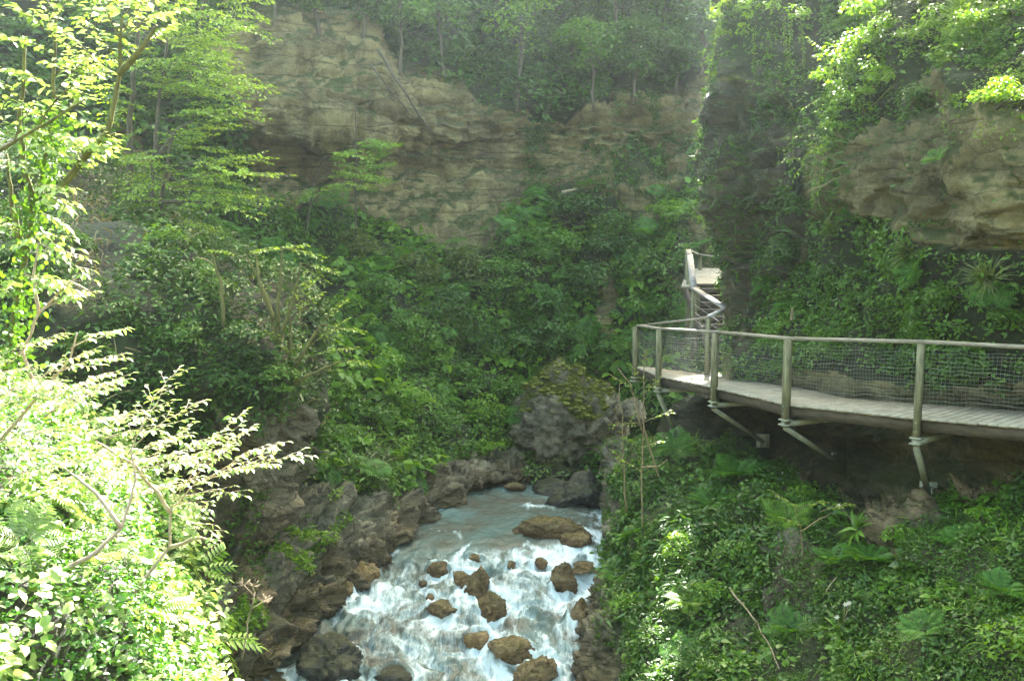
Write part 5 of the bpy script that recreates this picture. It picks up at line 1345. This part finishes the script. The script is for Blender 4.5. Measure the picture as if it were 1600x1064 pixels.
for (px, py, s, n, lab) in [(1500, 40, 0.9, 120, 'large sunlit tussock of arching grass at the top right'), (1545, 30, 0.7, 90, 'smaller grass tussock right of the large one'), (1445, 20, 0.6, 80, 'grass tussock behind the top of the hanging shrub')]:
    pl, b = rosette(BLADE, rightw, px, py, n, s, 'blade', lab, 'grass_tussock', 'grass tuft', 'grass tussocks', (0.2, 1.2), lift=0.15); pl.done(M['bark'], LM['lime'])
for (px, py, s, n, lab) in [(1310, 370, 0.6, 70, 'dry grass tuft hanging below the left end of the tan rock'), (1550, 440, 0.7, 70, 'dry grass tuft at the right edge'), (1425, 400, 0.6, 60, 'dry straw-coloured tuft under the tan rock')]:
    pl, b = rosette(BLADE, rightw, px, py, n, s, 'blade', lab, 'grass_tussock', 'grass tuft', 'grass tussocks', (0.1, 1.2), lift=0.1); pl.done(M['bark'], LM['olive'])

sapling([[(1003, 835, 19.6), (1004, 720, 19.55), (1006, 620, 19.5), (1008, 545, 19.5)], [(978, 800, 19.7), (975, 720, 19.6), (968, 600, 19.5)], [(1003, 672, 19.5), (985, 600, 19.4), (965, 575, 19.4)], [(1030, 745, 19.4), (1012, 690, 19.4), (1000, 640, 19.4)], [(1003, 730, 19.5), (1030, 728, 19.3), (1043, 718, 19.2)]],
        [(1005, 660, 19.5, 955, 668, 19.3), (1005, 660, 19.5, 1050, 645, 19.2), (1006, 600, 19.5, 985, 570, 19.3), (990, 610, 19.4, 960, 590, 19.2), (1005, 620, 19.5, 1030, 590, 19.3), (975, 680, 19.6, 990, 650, 19.4), (1004, 740, 19.5, 975, 720, 19.3), (1004, 700, 19.5, 1035, 690, 19.2), (1006, 580, 19.5, 1010, 555, 19.4), (975, 740, 19.6, 960, 705, 19.4)],
        'thin_sapling', 'thin yellow-stemmed sapling rising beside the far end of the walkway', 'lime', size=0.075, every=0.075, rad=0.022, wood='twig', nside=4, rr=0.007)
G_R = 'bushes on the right bank'
for (px, py, r, sp, lab) in [
    (1000, 775, 30, 'dark', 'dark bush on the stream edge beside the thin sapling'),
    (1040, 740, 30, 'mid', 'bush under the far bracket of the walkway'),
    (1010, 880, 34, 'mid', 'bush on the upper stream side of the right bank'),
    (1060, 860, 36, 'fresh', 'light bush in the left middle of the right bank'),
    (990, 950, 34, 'fresh', 'light bush overhanging the wet rock edge'),
    (1030, 1000, 36, 'mid', 'bush low on the stream side of the right bank'),
    (1150, 870, 36, 'mid', 'bush left of the bare rock patch on the right bank'),
    (1110, 930, 36, 'fresh', 'light bush above the fallen branch'),
    (1250, 775, 28, 'fresh', 'small light bush at the top of the right bank, under the second bracket'),
    (1330, 1030, 40, 'mid', 'bush at the bottom of the right bank, right of the fallen branch'),
    (1130, 1050, 36, 'mid', 'bush at the bottom of the right bank, left of the fallen branch'),
    (1480, 930, 36, 'fresh', 'light cushion of leaves in the green carpet, right of the large fern'),
    (1540, 820, 36, 'fresh', 'light cushion of leaves under the deck at the right edge'),
    (1410, 830, 30, 'fresh', 'light cushion of leaves at the foot of the nearest bracket')]:
    bush(rightb, px, py, r, sp, lab, group=G_R, tm=LEAF, size=0.07, lift=0.15, flat=0.7)
bush(rightb, 1598, 1040, 60, 'fresh', 'bright bush cut by the bottom right corner of the picture', group=G_R, tm=LEAF, size=0.075, lift=0.5)
sapling([[(1255, 870, 15.0), (1250, 820, 14.9), (1240, 790, 14.8)], [(1250, 830, 14.9), (1300, 800, 14.8)]], [(1250, 800, 14.9, 1210, 772, 14.7), (1250, 795, 14.9, 1290, 785, 14.6), (1280, 800, 14.8, 1330, 788, 14.6), (1250, 825, 14.9, 1225, 810, 14.7)],
        'small_sapling', 'little sapling with pale yellow-green leaf tiers in the middle of the right bank', 'lime', size=0.075, every=0.06, rad=0.012, wood='twig', nside=4, rr=0.005)
# long-leaved plants with white flowers
for (px, py, nf, lab) in [(1315, 985, 4, 'clump of long dark leaves with four white flowers, low on the right bank'), (1105, 770, 2, 'clump of long leaves with two white flowers in the shade'), (1345, 830, 1, 'clump of long leaves with one white flower under the second bracket')]:
    pl, b = rosette(LANCE, rightb, px, py, 22, 0.34, 'leaf', lab, 'flowering_plant', 'plant', 'flowering plants', (0.2, 1.1), lift=0.05)
    p0 = rightb.at(px, py)[0]
    for k in range(nf):
        h = p0 + b * rng.uniform(0.3, 0.42) + rdir(1)[0] * 0.22; h[1] -= 0.12
        pl.wood.tube([p0, h], 0.004, 4)
        mb = MB(); a = np.arange(6) * math.pi / 3
        put_leaves(mb, DIA, np.broadcast_to(h, (6, 3)), np.stack([np.cos(a), -0.3 + 0 * a, np.sin(a)], -1), np.broadcast_to([0, -1.0, 0.3], (6, 3)), 0.045)
        mb.build('flower', LM['white'], pl.root)
    pl.done(M['twig'], LM['mid'])

# ================================================================== STICKS
def stick(name, pts, rad, mat, label, cat='branch', twigs=3):
    q = np.array([P(*p) for p in pts]); L = np.vstack([wig(a, b, 6, 0.03) for a, b in zip(q[:-1], q[1:])]); mb = MB(); mb.tube(L, np.linspace(rad, rad * 0.6, len(L)), 7)
    o = mb.build(name, M[mat], smooth=True); tag(o, label, cat); return o
def on(sheet, px, py, off=0.08):
    p, n = sheet.at(px, py); return (px, py, p[1] - off)
stick('fallen_branch', [on(rightb, 1140, 918, .25), on(rightb, 1185, 975, .25), on(rightb, 1218, 1045, .25)], 0.017, 'dead', 'long pale fallen branch lying down the right bank')
stick('fallen_branch', [on(rightb, 1325, 875, .2), on(rightb, 1290, 925, .2)], 0.016, 'dead', 'short tan stick leaning on the bare rock patch')
stick('fallen_log', [on(backs, 878, 301, .7), on(backs, 900, 296, .7)], 0.07, 'dead', 'short pale log on the ivy at the foot of the layered cliff')
stick('dead_pole', [on(backs, 590, 78, .5), on(backs, 630, 140, .6), on(backs, 672, 205, .6)], 0.06, 'bark', 'dark dead trunk leaning against the cliff face')
stick('dead_pole', [on(backs, 578, 100, .5), on(backs, 640, 180, .6)], 0.035, 'bark', 'thinner dark dead stem beside the leaning dead trunk')
stick('wall_peg', [(1237, 500, 19.7), (1238, 482, 19.6)], 0.035, 'dead', 'pale broken stub sticking up from the ivy behind the rail')
stick('hanging_root', [(1262, 300, 19.0), (1330, 270, 18.9), (1352, 210, 18.9)], 0.012, 'twig', 'thin bare root looping under the hanging shrub')
lit = P(1139, 578, 21.3)
boulder('corner_stone', lit, (0.14, 0.16, 0.5), 61, M['prow'], 'tall mossy stone standing on the deck at the rock corner, catching the sun', sub=4)

# ================================================================== UNSEEN TREES ADDED OVER THE WALKWAY TO SHADE THE NEAR AIR
for (px, py, c, r, lab) in [
    (1950, -120, (4.8, 13.0, 9.0), (3.6, 3.4, 1.5), 'unseen broad tree added for shade, leaning out over the walkway from the top of the right rock wall'),
    (1800, -130, (4.9, 18.6, 9.8), (3.4, 3.2, 1.5), 'unseen tree added for shade, leaning out farther along the top of the right rock wall'),
    (2300, -150, (4.4, 7.4, 8.0), (3.6, 3.4, 1.4), 'nearest unseen tree added for shade, leaning out overhead from the right rock wall')]:
    p, n_ = rightw.at(px, py)
    pl = Plant('unseen_shade_tree', p, lab, 'tree', 'unseen trees added for shade')
    c = np.array(c); tr = wig(p - n_ * 0.2, c + [0.6, 0, 0], 10, 0.06); pl.wood.tube(tr, np.linspace(0.16, 0.05, 10), 7)
    pos, out = lobes_crown(c, r, 18, 15000)
    for k in range(22):
        o = interp(tr, rng.uniform(0.55, 1.0))[0]; e = pos[rng.integers(len(pos))]
        pl.wood.tube(wig(o, e, 7, 0.08), np.linspace(0.04, 0.008, 7), 5)
    up = nrm(Z + out * 0.4 + rng.normal(size=out.shape) * 0.35); dd = rdir(len(pos), 0.3) + out * 0.4 - Z * 0.2
    dd = nrm(dd - up * (dd * up).sum(1, keepdims=True)); pl.leaves(LEAF, pos, dd, up, 0.18 * (0.7 + 0.6 * rng.random(len(pos))), 'crown')
    pl.done(M['bark'], LM['mid'], 'trunk')
# ================================================================== LIGHT, AIR, CAMERA
SUN_AZ, SUN_EL = math.radians(12), math.radians(42)
sd = Vector((math.sin(SUN_AZ) * math.cos(SUN_EL), math.cos(SUN_AZ) * math.cos(SUN_EL), math.sin(SUN_EL)))
w = bpy.data.worlds.new('World'); S.world = w; w.use_nodes = True
nt = w.node_tree; nt.nodes.clear()
sky = nt.nodes.new('ShaderNodeTexSky'); sky.sky_type = 'NISHITA'; sky.sun_disc = False
sky.sun_elevation = SUN_EL; sky.sun_rotation = SUN_AZ; sky.air_density = 1.0; sky.dust_density = 3.0
bg = nt.nodes.new('ShaderNodeBackground'); bg.inputs[1].default_value = 0.15
wo = nt.nodes.new('ShaderNodeOutputWorld')
tn = nt.nodes.new('ShaderNodeMix'); tn.data_type = 'RGBA'; tn.blend_type = 'MULTIPLY'; tn.inputs[0].default_value = 1.0; tn.inputs[7].default_value = (1.0, 0.94, 0.69, 1)
nt.links.new(sky.outputs[0], tn.inputs[6]); nt.links.new(tn.outputs[2], bg.inputs[0]); nt.links.new(bg.outputs[0], wo.inputs[0])
sl = bpy.data.lights.new('sun', 'SUN'); sl.energy = 3.8; sl.angle = math.radians(0.5); sl.color = (1.0, 0.97, 0.91)
so = bpy.data.objects.new('sun', sl); COL.objects.link(so); so.rotation_euler = sd.to_track_quat('Z', 'Y').to_euler()
so.location = (10, 40, 60)

HAZE = 0.00115
if HAZE > 0:
    mb = MB(); mb.box((0, 20, 8), 48, 46, 21)
    hz = bpy.data.materials.new('haze_air'); hz.use_nodes = True
    nt = hz.node_tree; nt.nodes.clear()
    o_ = nt.nodes.new('ShaderNodeOutputMaterial'); vp = nt.nodes.new('ShaderNodeVolumePrincipled')
    vp.inputs['Color'].default_value = (0.8, 0.93, 1.0, 1); vp.inputs['Density'].default_value = HAZE; vp.inputs['Anisotropy'].default_value = 0.88
    nt.links.new(vp.outputs[0], o_.inputs['Volume'])
    tag(mb.build('haze', hz), 'sunlit haze hanging in the gorge', None, None, 'stuff')

cd = bpy.data.cameras.new('camera'); cd.sensor_width = 36; cd.lens = 36 * F / 1600; cd.clip_end = 500; cd.clip_start = 0.05
co = bpy.data.objects.new('camera', cd); COL.objects.link(co)
co.rotation_euler = (math.pi / 2 - PITCH, 0, 0); S.camera = co
S.view_settings.view_transform = 'Standard'; S.view_settings.look = 'None'; S.view_settings.gamma = 1.0
S.view_settings.exposure = 3.85
S.cycles.use_denoising = True
S.cycles.max_bounces = 8; S.cycles.diffuse_bounces = 3; S.cycles.glossy_bounces = 2; S.cycles.transmission_bounces = 4; S.cycles.volume_bounces = 1
S.cycles.use_adaptive_sampling = True; S.cycles.adaptive_threshold = 0.01
